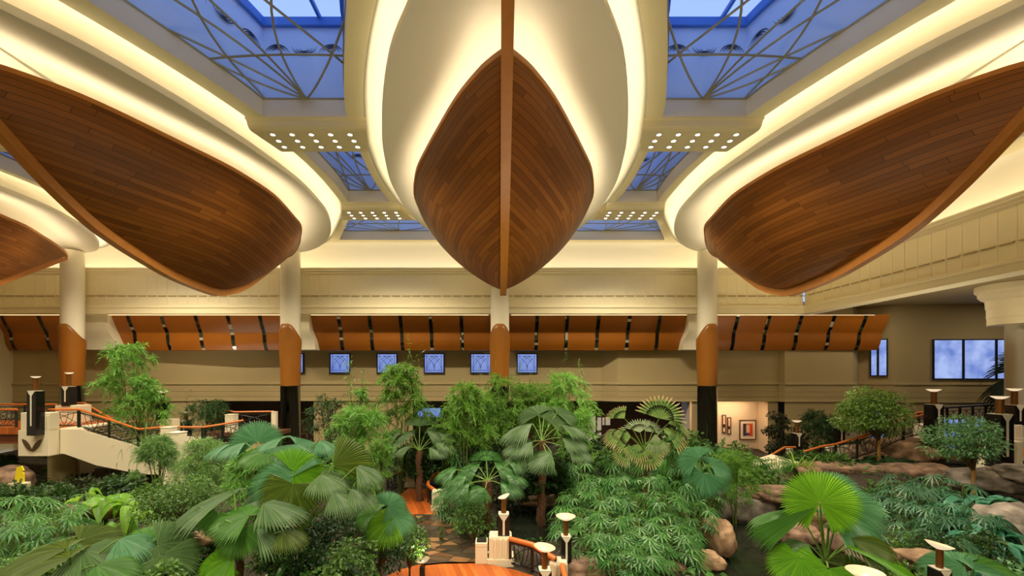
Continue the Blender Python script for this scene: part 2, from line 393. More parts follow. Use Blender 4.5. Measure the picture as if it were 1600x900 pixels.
for k,ax in enumerate(AX):
    if hullproto is not None: 
        dup(hullproto,(ax,18,EZ+5),label=HN[k]); continue
    h=thing('boat_hull',HN[k],'boat hull',(ax,18,EZ+5),0,'wooden boat hulls hanging from the ceiling')
    m=MB()
    for sgn in (1,-1):
        pts=[];uv=[]; ul=0; prev=None
        for Y in YS:
            s=section(Y); row=[];ur=[]; g=0
            if prev is not None: ul+=math.hypot(Y-prev[0],s[-1][1]-prev[1]) if False else (Y-prev[0])
            for i,(x,z) in enumerate(s):
                if i: g+=math.hypot(x-s[i-1][0],z-s[i-1][1])
                row.append((ax+sgn*x,Y,z)); ur.append((ul+ (37 if sgn<0 else 0),g))
            prev=(Y,s[-1][1]); pts.append(row); uv.append(ur)
        m.grid(pts,uv=uv)
    fixn=m.build('planking',HULL,h,True); so=fixn.modifiers.new('thick','SOLIDIFY'); so.thickness=.05; so.offset=0
    m=MB()
    for sgn in (1,-1):      # gunwale rail
        pts=[]
        for Y in YS:
            b=bw_(Y); z=zg_(Y); pts.append([(ax+sgn*(b+.05),Y,z-.07),(ax+sgn*(b+.05),Y,z+.05),(ax+sgn*max(b-.10,0),Y,z+.05),(ax+sgn*max(b-.10,0),Y,z-.07)])
        m.grid(pts,close_v=True)
    fixnormals(m.build('gunwale',KEELM,h))
    m=MB(); pts=[]
    for i in range(61):
        Y=6.9+(24.75-6.9)*i/60; z=zk_(Y); d=(zk_(Y+.05)-zk_(Y-.05))/.1; 
        nl=math.hypot(1,d); oy=-d/nl*(KD+.12); oz=1/nl*(KD+.12)
        w=.13; pts.append([(ax-w,Y,z),(ax+w,Y,z),(ax+w,Y+oy,z+oz),(ax-w,Y+oy,z+oz)])
    m.grid(pts,close_v=True); m.add(pts[-1],[(0,1,2,3)]); m.add(pts[0],[(3,2,1,0)])
    fixnormals(m.build('keel',KEELM,h))
    m=MB(); pts=[]                       # deck closing the hull, lamps lie on it
    for Y in YS:
        b=max(bw_(Y)-.12,0); z=zg_(Y)-.1; pts.append([(ax-b,Y,z),(ax+b,Y,z)])
    m.grid(pts); m.build('deck',IVORY,h)
    m=MB()
    for sgn in (1,-1):
        pts=[]
        for Y in YS[3:-3]:
            b=bw_(Y); z=zg_(Y)-.04; pts.append([(ax+sgn*max(b-.2,.02),Y,z),(ax+sgn*max(b-.36,.01),Y,z)])
        m.grid(pts)
    m.build('light_strip',E_HALO,h)
    hullproto=h
# ------------------------------------------------------------------ far and right fascia, walls
YF=26.3; ZF0=EZ+3.67; ZF1=EZ+4.13; ZF2=EZ+4.75; ZF3=EZ+6.35
def fascia(name,a,b,nrm,label):
    # a,b plan ends, nrm points into the hall; profile given as (offset into hall, z)
    prof=[(-.9,ZF0),(.0,ZF0),(.0,ZF1-.12),(.05,ZF1-.10),(.05,ZF1),(-.06,ZF1+.03),(-.06,ZF2-.04),(-.09,ZF2-.03),(-.09,ZF2+.03),(-.06,ZF2+.04),(-.06,ZF3-.32),(.02,ZF3-.26),(.02,ZF3-.17),(.12,ZF3-.12),(.12,ZF3-.05),(.18,ZF3),(.18,ZF3+.06),(-.6,ZF3+.06)]
    a=Vector(a);b=Vector(b);nrm=Vector(nrm); m=MB(); L=(b-a).length; d=(b-a)/L
    m.grid([[ (a+nrm*o).to_tuple()+(z,) for o,z in prof],[(b+nrm*o).to_tuple()+(z,) for o,z in prof]])
    w=struct(fixnormals(m.build(name,FASC)),label,'wall')
    n=int(L/.62); m=MB()
    for i in range(n+1):
        p=a+d*(i+.5)*(L/(n+1)); q=p+nrm*(-.06)
        ang=math.atan2(d.y,d.x)
        m.box((q.x,q.y,(ZF2+ZF3)/2-.13),(.025,.03,ZF3-ZF2-.4),ang)
        m.box((q.x,q.y,(ZF1+ZF2)/2),(.02,.03,ZF2-ZF1-.1),ang)
    m.build('panel_rib',FASC,w)
    m=MB()
    for i in range(n+1):
        p=a+d*(i+1.0)*(L/(n+1))+nrm*(-.045); m.box((p.x,p.y,ZF2),(L/(n+1)*.72,.07,.05),math.atan2(d.y,d.x))
    m.build('dentil',TAN,w)
    # lit cove above the fascia
    m=MB(); r=[]
    for e in (a,b):
        row=[(e+nrm*-.6).to_tuple()+(ZF3+.06,)]
        for i in range(9):
            t=i/8; row.append((e+nrm*(-.85+.75*(1-math.cos(t*PI/2)))).to_tuple()+(ZF3+.1+(ZS-ZF3-.1)*math.sin(t*PI/2),))
        r.append(row)
    m.grid(r); m.build('cove',IVORY,w,True)
    m=MB(); m.add([(a+nrm*-.30).to_tuple()+(ZF3+.1,),(b+nrm*-.30).to_tuple()+(ZF3+.1,),(b+nrm*-.42).to_tuple()+(ZF3+.1,),(a+nrm*-.42).to_tuple()+(ZF3+.1,)],[(0,1,2,3)]); m.build('light_strip',E_EDGE,w)
    return w
fascia('wall_upper_back',(XL,YF),(XR,YF),(0,-1),'cream ribbed balcony fascia across the far end above the orange veneer band')
fascia('wall_upper_right',(XR,YF),(XR,YB),(-1,0),'cream ribbed fascia with cornice running along the right side')
# lower back wall: plan polyline, horizontal siding grooves, openings towards the shops
ZT=EZ+3.7; ZTR=EZ-.62; ZB=EZ-1.78
BW=[(-33,28.1),((382-VX)/F*29.2,29.2),((940-VX)/F*29.2,29.2),((965-VX)/F*28.5,28.5),((1216-VX)/F*28.5,28.5),((1226-VX)/F*28.1,28.1),((1333-VX)/F*28.1,28.1),((1342-VX)/F*28.9,28.9),((1395-VX)/F*27.6,27.6),(44,26.4)]
m=MB()
prof=[(0,ZT+1),(0,ZTR+.08),(-.10,ZTR+.05),(-.10,ZTR-.05),(-.03,ZTR-.06),(-.03,ZTR-.5),(.0,ZTR-.52),(-.03,ZTR-.54),(-.03,ZTR-.85),(0,ZTR-.87),(-.03,ZTR-.89),(-.03,ZB+.1),(-.07,ZB+.08),(-.07,ZB),(.5,ZB)]
m.grid([[(x,y+o,z) for o,z in prof] for x,y in BW])
bwall=struct(fixnormals(m.build('wall_back',WALLT)),'tan back wall with horizontal grooves behind the garden','wall')
# dark shop fronts under it
def bwY(x):
    for (x0,y0),(x1,y1) in zip(BW,BW[1:]):
        if x0<=x<=x1: return y0+(y1-y0)*(x-x0)/(x1-x0)
    return 28
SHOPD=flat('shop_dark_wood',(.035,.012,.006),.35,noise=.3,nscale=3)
ZG0=.55
m=MB()
def low(x0,x1,back=0):
    n=max(1,int(abs(x1-x0)/1.0)); xs=[x0+(x1-x0)*i/n for i in range(n+1)]
    m.grid([[(x,bwY(x)+.02+back,ZB) for x in xs],[(x,bwY(x)+.02+back,ZG0-1) for x in xs]])
px2x=lambda px,Y=28.5:(px-VX)/F*Y
low(-33,px2x(318,28.8)); low(px2x(490,29.2),px2x(645,29.2)); low(px2x(1076,28.5)+.2,px2x(1090)) ; low(px2x(1200),px2x(1216)); low(px2x(1226,28.1),43)
struct(m.build('wall_lower_back',WALLT),'tan lower back wall between the shop fronts','wall')
m=MB()
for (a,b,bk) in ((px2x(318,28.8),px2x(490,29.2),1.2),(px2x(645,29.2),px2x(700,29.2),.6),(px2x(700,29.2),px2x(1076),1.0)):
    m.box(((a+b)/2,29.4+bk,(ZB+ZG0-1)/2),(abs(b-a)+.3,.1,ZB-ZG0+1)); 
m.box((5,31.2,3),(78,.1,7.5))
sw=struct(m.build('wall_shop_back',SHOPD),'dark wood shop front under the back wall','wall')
m=MB()
Yq=30.0
for (x0,x1,y0,y1) in ((918,932,651,676),(935,941,653,673),(943,946,653,665),(948,955,653,665),(935,941,677,690),(918,932,680,694)):
    a=P(x0,y0,Yq); b=P(x1,y1,Yq); m.box(((a.x+b.x)/2,Yq+.3,(a.z+b.z)/2),(b.x-a.x,.05,a.z-b.z))
LITP=emit('shop_lit_pane',(1,.8,.55),.32); BLUEP=emit('shop_blue_pane',(.25,.38,1),.55)
m.build('lit_pane',LITP,sw)
m=MB(); a=P(652,638,29.7); b=P(688,652,29.7); m.box(((a.x+b.x)/2,29.8,(a.z+b.z)/2),(b.x-a.x,.05,a.z-b.z)); m.build('blue_pane',BLUEP,sw)
# warm gallery niche with pictures
GAL=flat('gallery_wall',(.72,.60,.44),.7)
m=MB(); gx0,gx1=px2x(1078),px2x(1204); gy=29.8
m.grid([[(gx0,28.5,ZB),(gx0,gy,ZB),(gx1,gy,ZB),(gx1,28.5,ZB)],[(gx0,28.5,ZG0-1),(gx0,gy,ZG0-1),(gx1,gy,ZG0-1),(gx1,28.5,ZG0-1)]])
m.add([(gx0,28.4,ZB),(gx1,28.4,ZB),(gx1,gy,ZB),(gx0,gy,ZB)],[(0,1,2,3)])
struct(m.build('wall_gallery',GAL),'warm lit gallery niche wall with pictures','wall')
gl=bpy.data.lights.new('gallery_lamp','AREA'); gl.size=3.5; gl.size_y=.3; gl.shape='RECTANGLE'; gl.energy=70; gl.color=(1,.66,.38)
go=bpy.data.objects.new('gallery_lamp',gl); COL.objects.link(go); go.location=((gx0+gx1)/2,28.8,ZB-.08); go.rotation_euler=(math.radians(20),0,0)
PFR=flat('picture_frame',(.12,.05,.02),.4); PMAT=flat('picture_mat',(.8,.72,.6),.6); POR=flat('picture_orange',lin(214,72,20),.5); PIN=flat('picture_blue',lin(40,48,110),.5); PPA=flat('picture_pale',lin(220,190,170),.5); PDK=flat('picture_dark',lin(70,44,50),.5)
def picture(x0,y0,x1,y1,label,kind):
    Y=gy-.03; a=P(x0,y0,Y); b=P(x1,y1,Y); c=((a.x+b.x)/2,Y-.02,(a.z+b.z)/2); w=b.x-a.x; h=a.z-b.z
    t=thing('framed_picture',label,'picture',(c[0],c[1],c[2]-h/2),0,'pictures in the gallery niche')
    m=MB()
    for s in (-1,1):
        m.box((c[0]+s*(w/2-.03),c[1],c[2]),(.06,.06,h)); m.box((c[0],c[1],c[2]+s*(h/2-.03)),(w-.12,.06,.06))
    m.build('frame',PFR,t)
    m=MB(); m.box((c[0],c[1]+.01,c[2]),(w-.12,.02,h-.12)); m.build('mat_board',PMAT,t)
    m=MB(); q=.62
    for (ux,uz,uw,uh,mi) in (((-.3,0,.3,1,0),(0,.1,.36,.7,1),(.32,0,.3,1,2),(0,-.36,.3,.2,3),(0,.45,.3,.1,2)) if kind else ((0,0,1,1,1),(0,-.2,.7,.3,0))):
        m.box((c[0]+ux*w*q,c[1]-.008,c[2]+uz*h*q),(uw*w*q,.02,uh*h*q),mi=mi)
    m.build('artwork',[PDK,PPA,POR,PIN],t)
picture(1155,656,1181,687,'framed abstract picture with a bold orange panel on the gallery wall',1)
picture(1128,648,1134,676,'narrow pale framed picture, left of two beside the mirrored column',0)
picture(1136,652,1142,678,'narrow pale framed picture, right of two beside the mirrored column',0)
# orange veneer band: S-shaped panels between the columns with black mosaic strips
BP=[(27.12,EZ+3.72),(27.2,EZ+3.5),(27.36,EZ+3.15),(27.55,EZ+2.8),(27.66,EZ+2.6),(27.68,EZ+2.4),(27.70,EZ+2.2),(27.78,EZ+1.9),(27.95,EZ+1.55)]
BPY=Curve1([(i,p[0]) for i,p in enumerate(BP)]); BPZ=Curve1([(i,p[1]) for i,p in enumerate(BP)])
def bandprof(n=24): return [(BPY(8*i/n),BPZ(8*i/n)) for i in range(n+1)]
MOS=bpy.data.materials.new('mosaic_strip'); MOS.use_nodes=True
_nt=MOS.node_tree; _b=_nt.nodes['Principled BSDF']; _tc=_nt.nodes.new('ShaderNodeTexCoord'); _wn=_nt.nodes.new('ShaderNodeTexWhiteNoise'); _wn.noise_dimensions='3D'
_sn=_nt.nodes.new('ShaderNodeVectorMath'); _sn.operation='SNAP'; _sn.inputs[1].default_value=(.6,5,.16); _nt.links.new(_tc.outputs['Object'],_sn.inputs[0]); _nt.links.new(_sn.outputs[0],_wn.inputs['Vector'])
_cr=_nt.nodes.new('ShaderNodeValToRGB'); _cr.color_ramp.interpolation='CONSTANT'; _cr.color_ramp.elements[0].color=(.006,.007,.006,1); _cr.color_ramp.elements[1].position=.62; _cr.color_ramp.elements[1].color=(.03,.05,.03,1)
_e=_cr.color_ramp.elements.new(.78); _e.color=(.45,.42,.34,1); _e=_cr.color_ramp.elements.new(.88); _e.color=(.04,.03,.02,1)
_nt.links.new(_wn.outputs['Value'],_cr.inputs[0]); _nt.links.new(_cr.outputs[0],_b.inputs['Base Color']); _b.inputs['Roughness'].default_value=.12
CX=[-24.9,-12.47,.04,12.43]
segs=[(-32.5,CX[0]-.6,[-56,7,64]),(CX[0]+.6,CX[1]-.65,[203,255,308,358,408]),(CX[1]+.65,CX[2]-.5,[530,578,626,673,721]),(CX[2]+.5,CX[3]-.65,[839,886,935,983,1030]),(CX[3]+.55,(1362-VX)/F*27.3,[1151,1200,1250,1301,1350])]
for i,(x0,x1,st) in enumerate(segs):
    m=MB(); pr=bandprof(); m.grid([[(x,y,z) for y,z in pr] for x in np.linspace(x0,x1,6)]); 
    n=len(pr); m.add([(x0,28.6,pr[-1][1]),(x1,28.6,pr[-1][1]),(x1,pr[-1][0],pr[-1][1]),(x0,pr[-1][0],pr[-1][1])],[(0,1,2,3)])
    for x in (x0,x1): m.add([(x,y,z) for y,z in pr]+[(x,28.6,pr[-1][1]),(x,28.6,pr[0][1])],[tuple(range(n+2))])
    o=struct(fixnormals(m.build(f'trim_{20+i}',BAND,smooth=True)),f'curved orange veneer band, {["far left","left","left of centre","right of centre","right"][i]} section','trim')
    e=o.modifiers.new('edge','EDGE_SPLIT'); e.split_angle=math.radians(60)
    for s in st:
        x=(s-VX)/F*27.3; m=MB(); m.grid([[(x-.11,y-.02,z) for y,z in pr],[(x+.11,y-.02,z) for y,z in pr]]); m.build('mosaic_strip',MOS,o)
    if i==4:
        m=MB(); x=x1+.28; m.grid([[(x1+.02,y+.05,z) for y,z in pr],[(x1+.75,y-.3+.1*j/n,z) for j,(y,z) in enumerate(pr)]]); m.build('end_panel',BAND,o,True)
# warm strip lighting the band from the soffit edge
for i,(x0,x1,st) in enumerate(segs):
    m=MB(); a=max(x0+.2,-31.5); m.add([(a,26.78,ZF0-.012),(x1-.2,26.78,ZF0-.012),(x1-.2,26.9,ZF0-.012),(a,26.9,ZF0-.012)],[(0,1,2,3)])
    struct(m.build(f'trim_{30+i}',emit('band_lamp',(1,.72,.36),2.2)),f'warm light strip over the {["far left","left","left of centre","right of centre","right"][i]} veneer band','light')
m=MB(); m.add([(XL-2,26.3,ZF0+.02),(XR,26.3,ZF0+.02),(XR,28.8,ZF0+.02),(XL-2,28.8,ZF0+.02)],[(0,1,2,3)]); struct(m.build('ceiling.001',TAN),'tan soffit behind the far fascia','ceiling')
# pilasters behind the columns
PIL=[]
for k,x in enumerate(CX):
    if k==2: continue
    m=MB(); pr=[(y-.22-(.25 if i<12 else .25-.25*smooth01(12,20,i)),z) for i,(y,z) in enumerate(bandprof())]
    pr=[(27.0-.12+.35*smooth01(8,24,i),z) for i,(y,z) in enumerate(bandprof())]
    hw=.72+0*x
    rows=[]
    for i,(y,z) in enumerate(pr):
        e=.22*smooth01(10,22,i)
        rows.append([(x-hw-e,28.2,z),(x-hw-e,y,z),(x+hw+e,y,z),(x+hw+e,28.2,z)])
    m.grid(rows); m.add(rows[-1],[(0,1,2,3)])
    struct(fixnormals(m.build(f'trim_{40+k}',COLC)),f'cream flared pilaster behind the {["far left","left","","right"][k]} column','trim')
# right aisle: ceiling, windows, capital column
m=MB(); m.add([(XR+.9,YB,EZ+4.4),(45,YB,EZ+4.4),(45,29,EZ+4.4),(XR+.9,29,EZ+4.4)],[(0,1,2,3)]); m.add([(XR+.9,YB,ZF0),(XR+.9,29,ZF0),(XR+.9,29,EZ+4.4),(XR+.9,YB,EZ+4.4)],[(0,1,2,3)])
struct(m.build('ceiling.002',TAN),'plain low ceiling of the right aisle','ceiling')
for (lx,ly,en) in ((23,24.5,90),(30,23,100),(24,15.5,260)):  # unseen area lamps added to brighten the dark aisle
    ld=bpy.data.lights.new('aisle_fill_light','AREA'); ld.size=1.6; ld.energy=en; ld.color=(1,.84,.62); lo=bpy.data.objects.new('aisle_fill_light',ld); COL.objects.link(lo); lo.location=(lx,ly,EZ+4.36)
# right aisle end, back wall behind the camera, left wall (outside the frame)
m=MB(); m.add([(44,YB,0),(44,27,0),(44,27,EZ+4.5),(44,YB,EZ+4.5)],[(0,1,2,3)]); struct(m.build('wall_right',WALLG),'plain wall closing the right aisle','wall')
m=MB(); m.add([(XL,YB,-1),(45,YB,-1),(45,YB,ZS+.1),(XL,YB,ZS+.1)],[(0,1,2,3)]); struct(m.build('wall_front',CREAM),'plain wall behind the viewpoint','wall')
m=MB(); m.add([(XL-.0,YB,-1),(XL,30,-1),(XL,30,ZS+.1),(XL,YB,ZS+.1)],[(0,1,2,3)]); struct(m.build('wall_left',CREAM),'plain wall at the far left','wall')
def winbox(name,cx,cy,z0,z1,w,ang,panes,label,lead=False,pane=None):
    o=thing(name,None,None,(cx,cy,z0)); o.rotation_euler=(0,0,ang); struct(o,label,'window')
    def bld(m,nm,mat): return m.build(nm,mat,o,loc=(0,0,0))
    h=z1-z0; m=MB(); fw=.07
    for s in (-1,1): m.box((s*(w/2-fw/2),-.03,h/2),(fw,.1,h))
    m.box((0,-.03,fw/2),(w-2*fw,.1,fw)); m.box((0,-.03,h-fw/2),(w-2*fw,.1,fw))
    x=-w/2
    for p in panes[:-1]: x+=p*w; m.box((x,-.03,h/2),(.12,.1,h-2*fw))
    bld(m,'window_frame',flat('window_frame_dark',(.012,.014,.022),.4))
    m=MB(); m.add([(-w/2,-.02,0),(w/2,-.02,0),(w/2,-.02,h),(-w/2,-.02,h)],[(0,1,2,3)]); bld(m,'pane',pane)
    if lead:
        m=MB(); y=-.045; r=.012
        for s in (-1,1):
            m.tube([(s*(w/2-.2),y,fw),(s*(w/2-.2),y,h-fw)],r,5); m.tube([(-w/2+fw,y,h/2+s*(h/2-.2)),(w/2-fw,y,h/2+s*(h/2-.2))],r,5)
            for (p0,p1,p2) in (((-.36,.16),(-.30,.66),(.14,.84)),((0,.16),(.02,.55),(-.36,.80)),((-.36,.45),(-.30,.70),(-.08,.84))):
                m.tube([(s*w*((1-u)**2*p0[0]+2*u*(1-u)*p1[0]+u*u*p2[0]),y,h*((1-u)**2*p0[1]+2*u*(1-u)*p1[1]+u*u*p2[1])) for u in np.linspace(0,1,10)],r,5)
        m.tube([(0,y,.2),(0,y,h*.5)],r,5)
        bld(m,'leading',flat('leading',(.05,.07,.12),.5))
    return o
def skyglass(name,c1,c2,s):
    m=bpy.data.materials.new(name); m.use_nodes=True; nt=m.node_tree; nt.nodes.clear()
    tc=nt.nodes.new('ShaderNodeTexCoord'); no=nt.nodes.new('ShaderNodeTexNoise'); no.inputs['Scale'].default_value=.9; no.inputs['Detail'].default_value=4
    nt.links.new(tc.outputs['Object'],no.inputs['Vector']); cr=nt.nodes.new('ShaderNodeValToRGB'); cr.color_ramp.elements[0].position=.35; cr.color_ramp.elements[1].position=.62
    cr.color_ramp.elements[0].color=(*c1,1); cr.color_ramp.elements[1].color=(*c2,1); nt.links.new(no.outputs['Fac'],cr.inputs[0])
    e=nt.nodes.new('ShaderNodeEmission'); e.inputs[1].default_value=s; nt.links.new(cr.outputs[0],e.inputs[0])
    g=nt.nodes.new('ShaderNodeBsdfGlossy'); g.inputs['Roughness'].default_value=.05; x=nt.nodes.new('ShaderNodeMixShader'); x.inputs[0].default_value=.06
    nt.links.new(e.outputs[0],x.inputs[1]); nt.links.new(g.outputs[0],x.inputs[2]); o=nt.nodes.new('ShaderNodeOutputMaterial'); nt.links.new(x.outputs[0],o.inputs[0]); return m
SKYP=skyglass('leaded_sky_pane',lin(96,122,200),lin(140,165,235),.8); SKYW=skyglass('dusk_sky_pane',lin(112,138,214),lin(176,196,250),.8)
wn=20
for i,px in enumerate((459,531.5,605,678.5,751,823.5)):
    Y=29.15; a=P(px-16.2,552,Y); b=P(px+16.2,583.5,Y); wn+=1
    winbox(f'window_{wn}',(a.x+b.x)/2,Y,b.z,a.z,b.x-a.x,0,[1],f'small square leaded window in the back wall, {["first from the left, mostly behind the left column","second from the left","third from the left","fourth from the left","fifth from the left, left of the central column","rightmost, right of the central column"][i]}',True,SKYP)
Y=28.1; x0,y0_=(1357-VX)/F*28.53,28.53; x1,y1_=(1385-VX)/F*27.85,27.85
winbox('window_40',(x0+x1)/2,(y0_+y1_)/2-.12,P(0,588,28.2).z,P(0,530,28.2).z,math.hypot(x1-x0,y1_-y0_)*1.0,math.atan2(y1_-y0_,x1-x0),[.45,.55],'tall narrow dusk window on the angled wall at right',False,SKYW)
x0,x1=(1454-VX)/F*27.5,(1640-VX)/F*27.2
wl=lambda x:27.6+(26.4-27.6)*(x-BW[8][0])/(44-BW[8][0])
winbox('window_41',(x0+x1)/2,wl((x0+x1)/2)-.06,P(0,593,27.3).z,P(0,530,27.3).z,x1-x0,math.atan2(wl(x1)-wl(x0),x1-x0),[.25,.27,.24,.24],'wide dusk window with dark mullions behind the capital column',False,SKYW)
for wi,(xa,xb,ya,yb,lb_) in enumerate(((1362,1386,640,704,'narrow low dusk window behind the tree with tan trunk'),(1462,1562,654,716,'low dusk window behind the arched bridge railing'))):
    Yq_=27.0 if wi else 27.9; a=P(xa,ya,Yq_); b=P(xb,yb,Yq_); x0,x1=a.x,b.x; f_=(lambda x: wl(x)) if wi else (lambda x: bwY(x))
    winbox('window_%d'%(42+wi),(x0+x1)/2,f_((x0+x1)/2)-.2,b.z,a.z,x1-x0,math.atan2(f_(x1)-f_(x0),x1-x0),[.5,.5] if wi else [1],lb_,False,SKYP)
# ------------------------------------------------------------------ columns
CN=['far left','left','central','right']
for k,x in enumerate(CX):
    y=25.4 if k==0 else 25.55
    c=thing('column',f'{CN[k]} round cream column with orange veneer sleeve and mirror-black base','column',(x*(y/26 if k else 1),y,0),0,'tall columns under the hulls')
    x=c.location.x; s=y/26
    top=EZ+7.35*s; zs=EZ+2.96*s; zb=EZ-.70*s; r=.55*s
    m=MB(); m.lathe([(r,EZ+1.2),(r,top-.2),(r+.0,top)],(x,y,0),40); m.build('shaft',COLC,c,True)
    m=MB(); n=48; rows=[]
    for j in range(14):
        row=[]
        for i in range(n):
            a=2*PI*i/n; d=abs(((a+PI/2+PI)%(2*PI))-PI)   # angle from the hall-facing side
            zt=zs-.75*smooth01(.25,1.6,d)-.25*smooth01(1.2,2.6,d); t=j/13; z=zb+(zt-zb)*t
            rr=r*(.99+.15*smooth01(zb-.2,zs-.3,z)); row.append((x+rr*math.cos(a),y+rr*math.sin(a),z))
        rows.append(row)
    inner=[(x+(px_-x)*.93,y+(py_-y)*.93,pz_) for px_,py_,pz_ in rows[-1]]
    m.grid(rows+[inner],close_v=True); m.build('veneer_sleeve',SLEEVE,c,True)
    m=MB(); m.lathe([(r*1.0,.3),(r*1.0,zb-.02),(r*1.03,zb-.02),(r*1.03,zb+.03)],(x,y,0),40); m.build('mirror_base',BLACKG,c,True)
c=thing('column','short column with a broad round capital in the right aisle','column',(25.2,21.2,0))
m=MB(); X,Y=25.2,21.2; m.lathe([(.40,.5),(.40,EZ+2.45),(.98,EZ+2.45)],(X,Y,0),40); m.build('shaft',COLC,c,True)
m=MB(); z=EZ; m.lathe([(.98,z+2.42),(.98,z+2.75),(1.0,z+2.78),(1.0,z+3.2),(1.03,z+3.25),(1.05,z+3.62),(1.2,z+3.72),(1.3,z+3.85),(1.3,z+3.98),(1.42,z+4.1),(1.42,z+4.38)],(X,Y,0),48); o=m.build('capital',FASC,c,True); e=o.modifiers.new('edge','EDGE_SPLIT'); e.split_angle=.5
# ------------------------------------------------------------------ ground, water, paths
ZPATH=.15; ZW=-.1
def onz(px,py,z): 
    Y=(EZ-z)*F/(py-VY); return ((px-VX)/F*Y, Y)
PATH=[onz(*p,ZPATH) for p in [(648,803),(684,803),(722,815),(754,850),(750,880),(690,881),(660,884),(668,850)]]
DECKF=[onz(*p,ZPATH) for p in [(641,803),(626,772),(638,763),(668,763),(671,780),(685,803)]]
SLATE=[onz(*p,ZPATH) for p in [(636,763),(645,746),(660,735),(700,735),(690,748),(668,763)]]
DECKN=[onz(*p,ZPATH) for p in [(604,900),(628,889),(655,882),(700,878),(748,878),(800,889),(850,905),(890,930),(890,990),(560,990)]]
def inpoly(x,y,poly,grow=0):
    ins=False; n=len(poly); dmin=1e9
    for i in range(n):
        x0,y0=poly[i]; x1,y1=poly[(i+1)%n]
        if (y0>y)!=(y1>y) and x<(x1-x0)*(y-y0)/(y1-y0)+x0: ins=not ins
        dx,dy=x1-x0,y1-y0; t=max(0,min(1,((x-x0)*dx+(y-y0)*dy)/(dx*dx+dy*dy+1e-9))); dmin=min(dmin,math.hypot(x-x0-t*dx,y-y0-t*dy))
    return ins, dmin
POOLS=[(8.6,14.3,2.3,4.2),(.95,16.3,.8,2.2),(4.5,18.6,5,.8),(7.5,17.2,2.2,1.6)]
def wet(x,y): return max(1-math.hypot((x-a)/c,(y-b)/d) for a,b,c,d in POOLS)
def ground(x,y):
    z=.35+.15*math.sin(x*.7+1)*math.cos(y*.55)+.1*math.sin(x*1.9)*math.sin(y*1.7)
    z+=.9*smooth01(-3,-9,x)*smooth01(17,12,y)*smooth01(5,9,y)*.5
    z+=1.0*smooth01(10,15,x)*smooth01(13,18,y)*smooth01(24.5,21.5,y)+.5*smooth01(9,14,x)*smooth01(18,10,y)
    z+=.1*smooth01(22,25,y)
    w=wet(x,y); z=z*(1-smooth01(-.55,.05,w))+(-.5)*smooth01(-.55,.05,w) if w>-.55 else z
    for poly in (PATH,DECKF,SLATE,DECKN):
        xs=[p[0] for p in poly]; ys=[p[1] for p in poly]
        if min(xs)-1.5<x<max(xs)+1.5 and min(ys)-1.5<y<max(ys)+1.5:
            i,d=inpoly(x,y,poly); k=1 if i else 1-smooth01(.15,1.3,d); z=z*(1-k)+(ZPATH-.12)*k
    return z
SOIL=flat('soil',(.035,.024,.014),.95,noise=.5,nscale=4,bump=.4)
m=MB(); xs=np.linspace(-31.4,43.9,190); ys=np.linspace(-6.9,30.2,150)
m.grid([[(x,y,ground(x,y)) for y in ys] for x in xs]); o=struct(m.build('floor',SOIL,smooth=True),'dark planted soil of the indoor garden','ground')
WATER=flat('pool_water',(.012,.016,.010),.04,spec=.6,bump=.06,nscale=2.2)
m=MB(); m.add([(-1.5,11,ZW),(14,11,ZW),(14,21,ZW),(-1.5,21,ZW)],[(0,1,2,3)]); o=m.build('pool_water',WATER); tag(o,'dark still garden stream reflecting blue light between the rocks','water'); 
def stone_mat():
    m,nt,b=newmat('slate_paving'); tc=nt.nodes.new('ShaderNodeTexCoord'); mp=nt.nodes.new('ShaderNodeMapping'); mp.inputs['Scale'].default_value=(1.6,2.6,1); nt.links.new(tc.outputs['Object'],mp.inputs[0])
    v=nt.nodes.new('ShaderNodeTexVoronoi'); v.inputs['Scale'].default_value=1.2; nt.links.new(mp.outputs[0],v.inputs['Vector'])
    e=nt.nodes.new('ShaderNodeTexVoronoi'); e.feature='DISTANCE_TO_EDGE'; e.inputs['Scale'].default_value=1.2; nt.links.new(mp.outputs[0],e.inputs['Vector'])
    s=nt.nodes.new('ShaderNodeSeparateColor'); nt.links.new(v.outputs['Color'],s.inputs[0]); cr=nt.nodes.new('ShaderNodeValToRGB')
    for p,c in ((.3,lin(58,48,36)),(.55,lin(78,68,54)),(.75,lin(96,64,36)),(.95,lin(150,110,70))): q=cr.color_ramp.elements.new(p); q.color=(*c,1)
    cr.color_ramp.elements[0].color=(*lin(64,50,36),1); cr.color_ramp.elements[-1].color=(*lin(140,104,68),1); nt.links.new(s.outputs[0],cr.inputs[0])
    mt=nt.nodes.new('ShaderNodeMath'); mt.operation='LESS_THAN'; mt.inputs[1].default_value=.035; nt.links.new(e.outputs['Distance'],mt.inputs[0])
    mx=nt.nodes.new('ShaderNodeMix'); mx.data_type='RGBA'; nt.links.new(mt.outputs[0],mx.inputs[0]); nt.links.new(cr.outputs[0],mx.inputs[6]); mx.inputs[7].default_value=(.02,.016,.012,1); nt.links.new(mx.outputs[2],b.inputs['Base Color']); b.inputs['Roughness'].default_value=.35; return m
SLATEM=stone_mat(); DECKM=planks('timber_deck',lin(150,72,26),lin(196,104,44),3.2,.14,.3,uv=False,rot=PI/2*.8,mortar=.006)
def slab(name,poly,mat,label,cat,h=.22):
    m=MB(); m.prism([(x,y,ZPATH) for x,y in poly],(0,0,-h)); o=fixnormals(m.build(name,mat)); tag(o,label,cat); return o
slab('stone_path',PATH,SLATEM,'winding slate stone path through the plants in the lower middle','path')
slab('timber_deck',DECKF,DECKM,'small orange timber footbridge deck at the far end of the slate path','deck')
slab('stone_path',SLATE,SLATEM,'dark slate landing beyond the small timber footbridge','path')
slab('timber_deck',DECKN,DECKM,'curved orange timber deck at the bottom edge in front of the slate path','deck')
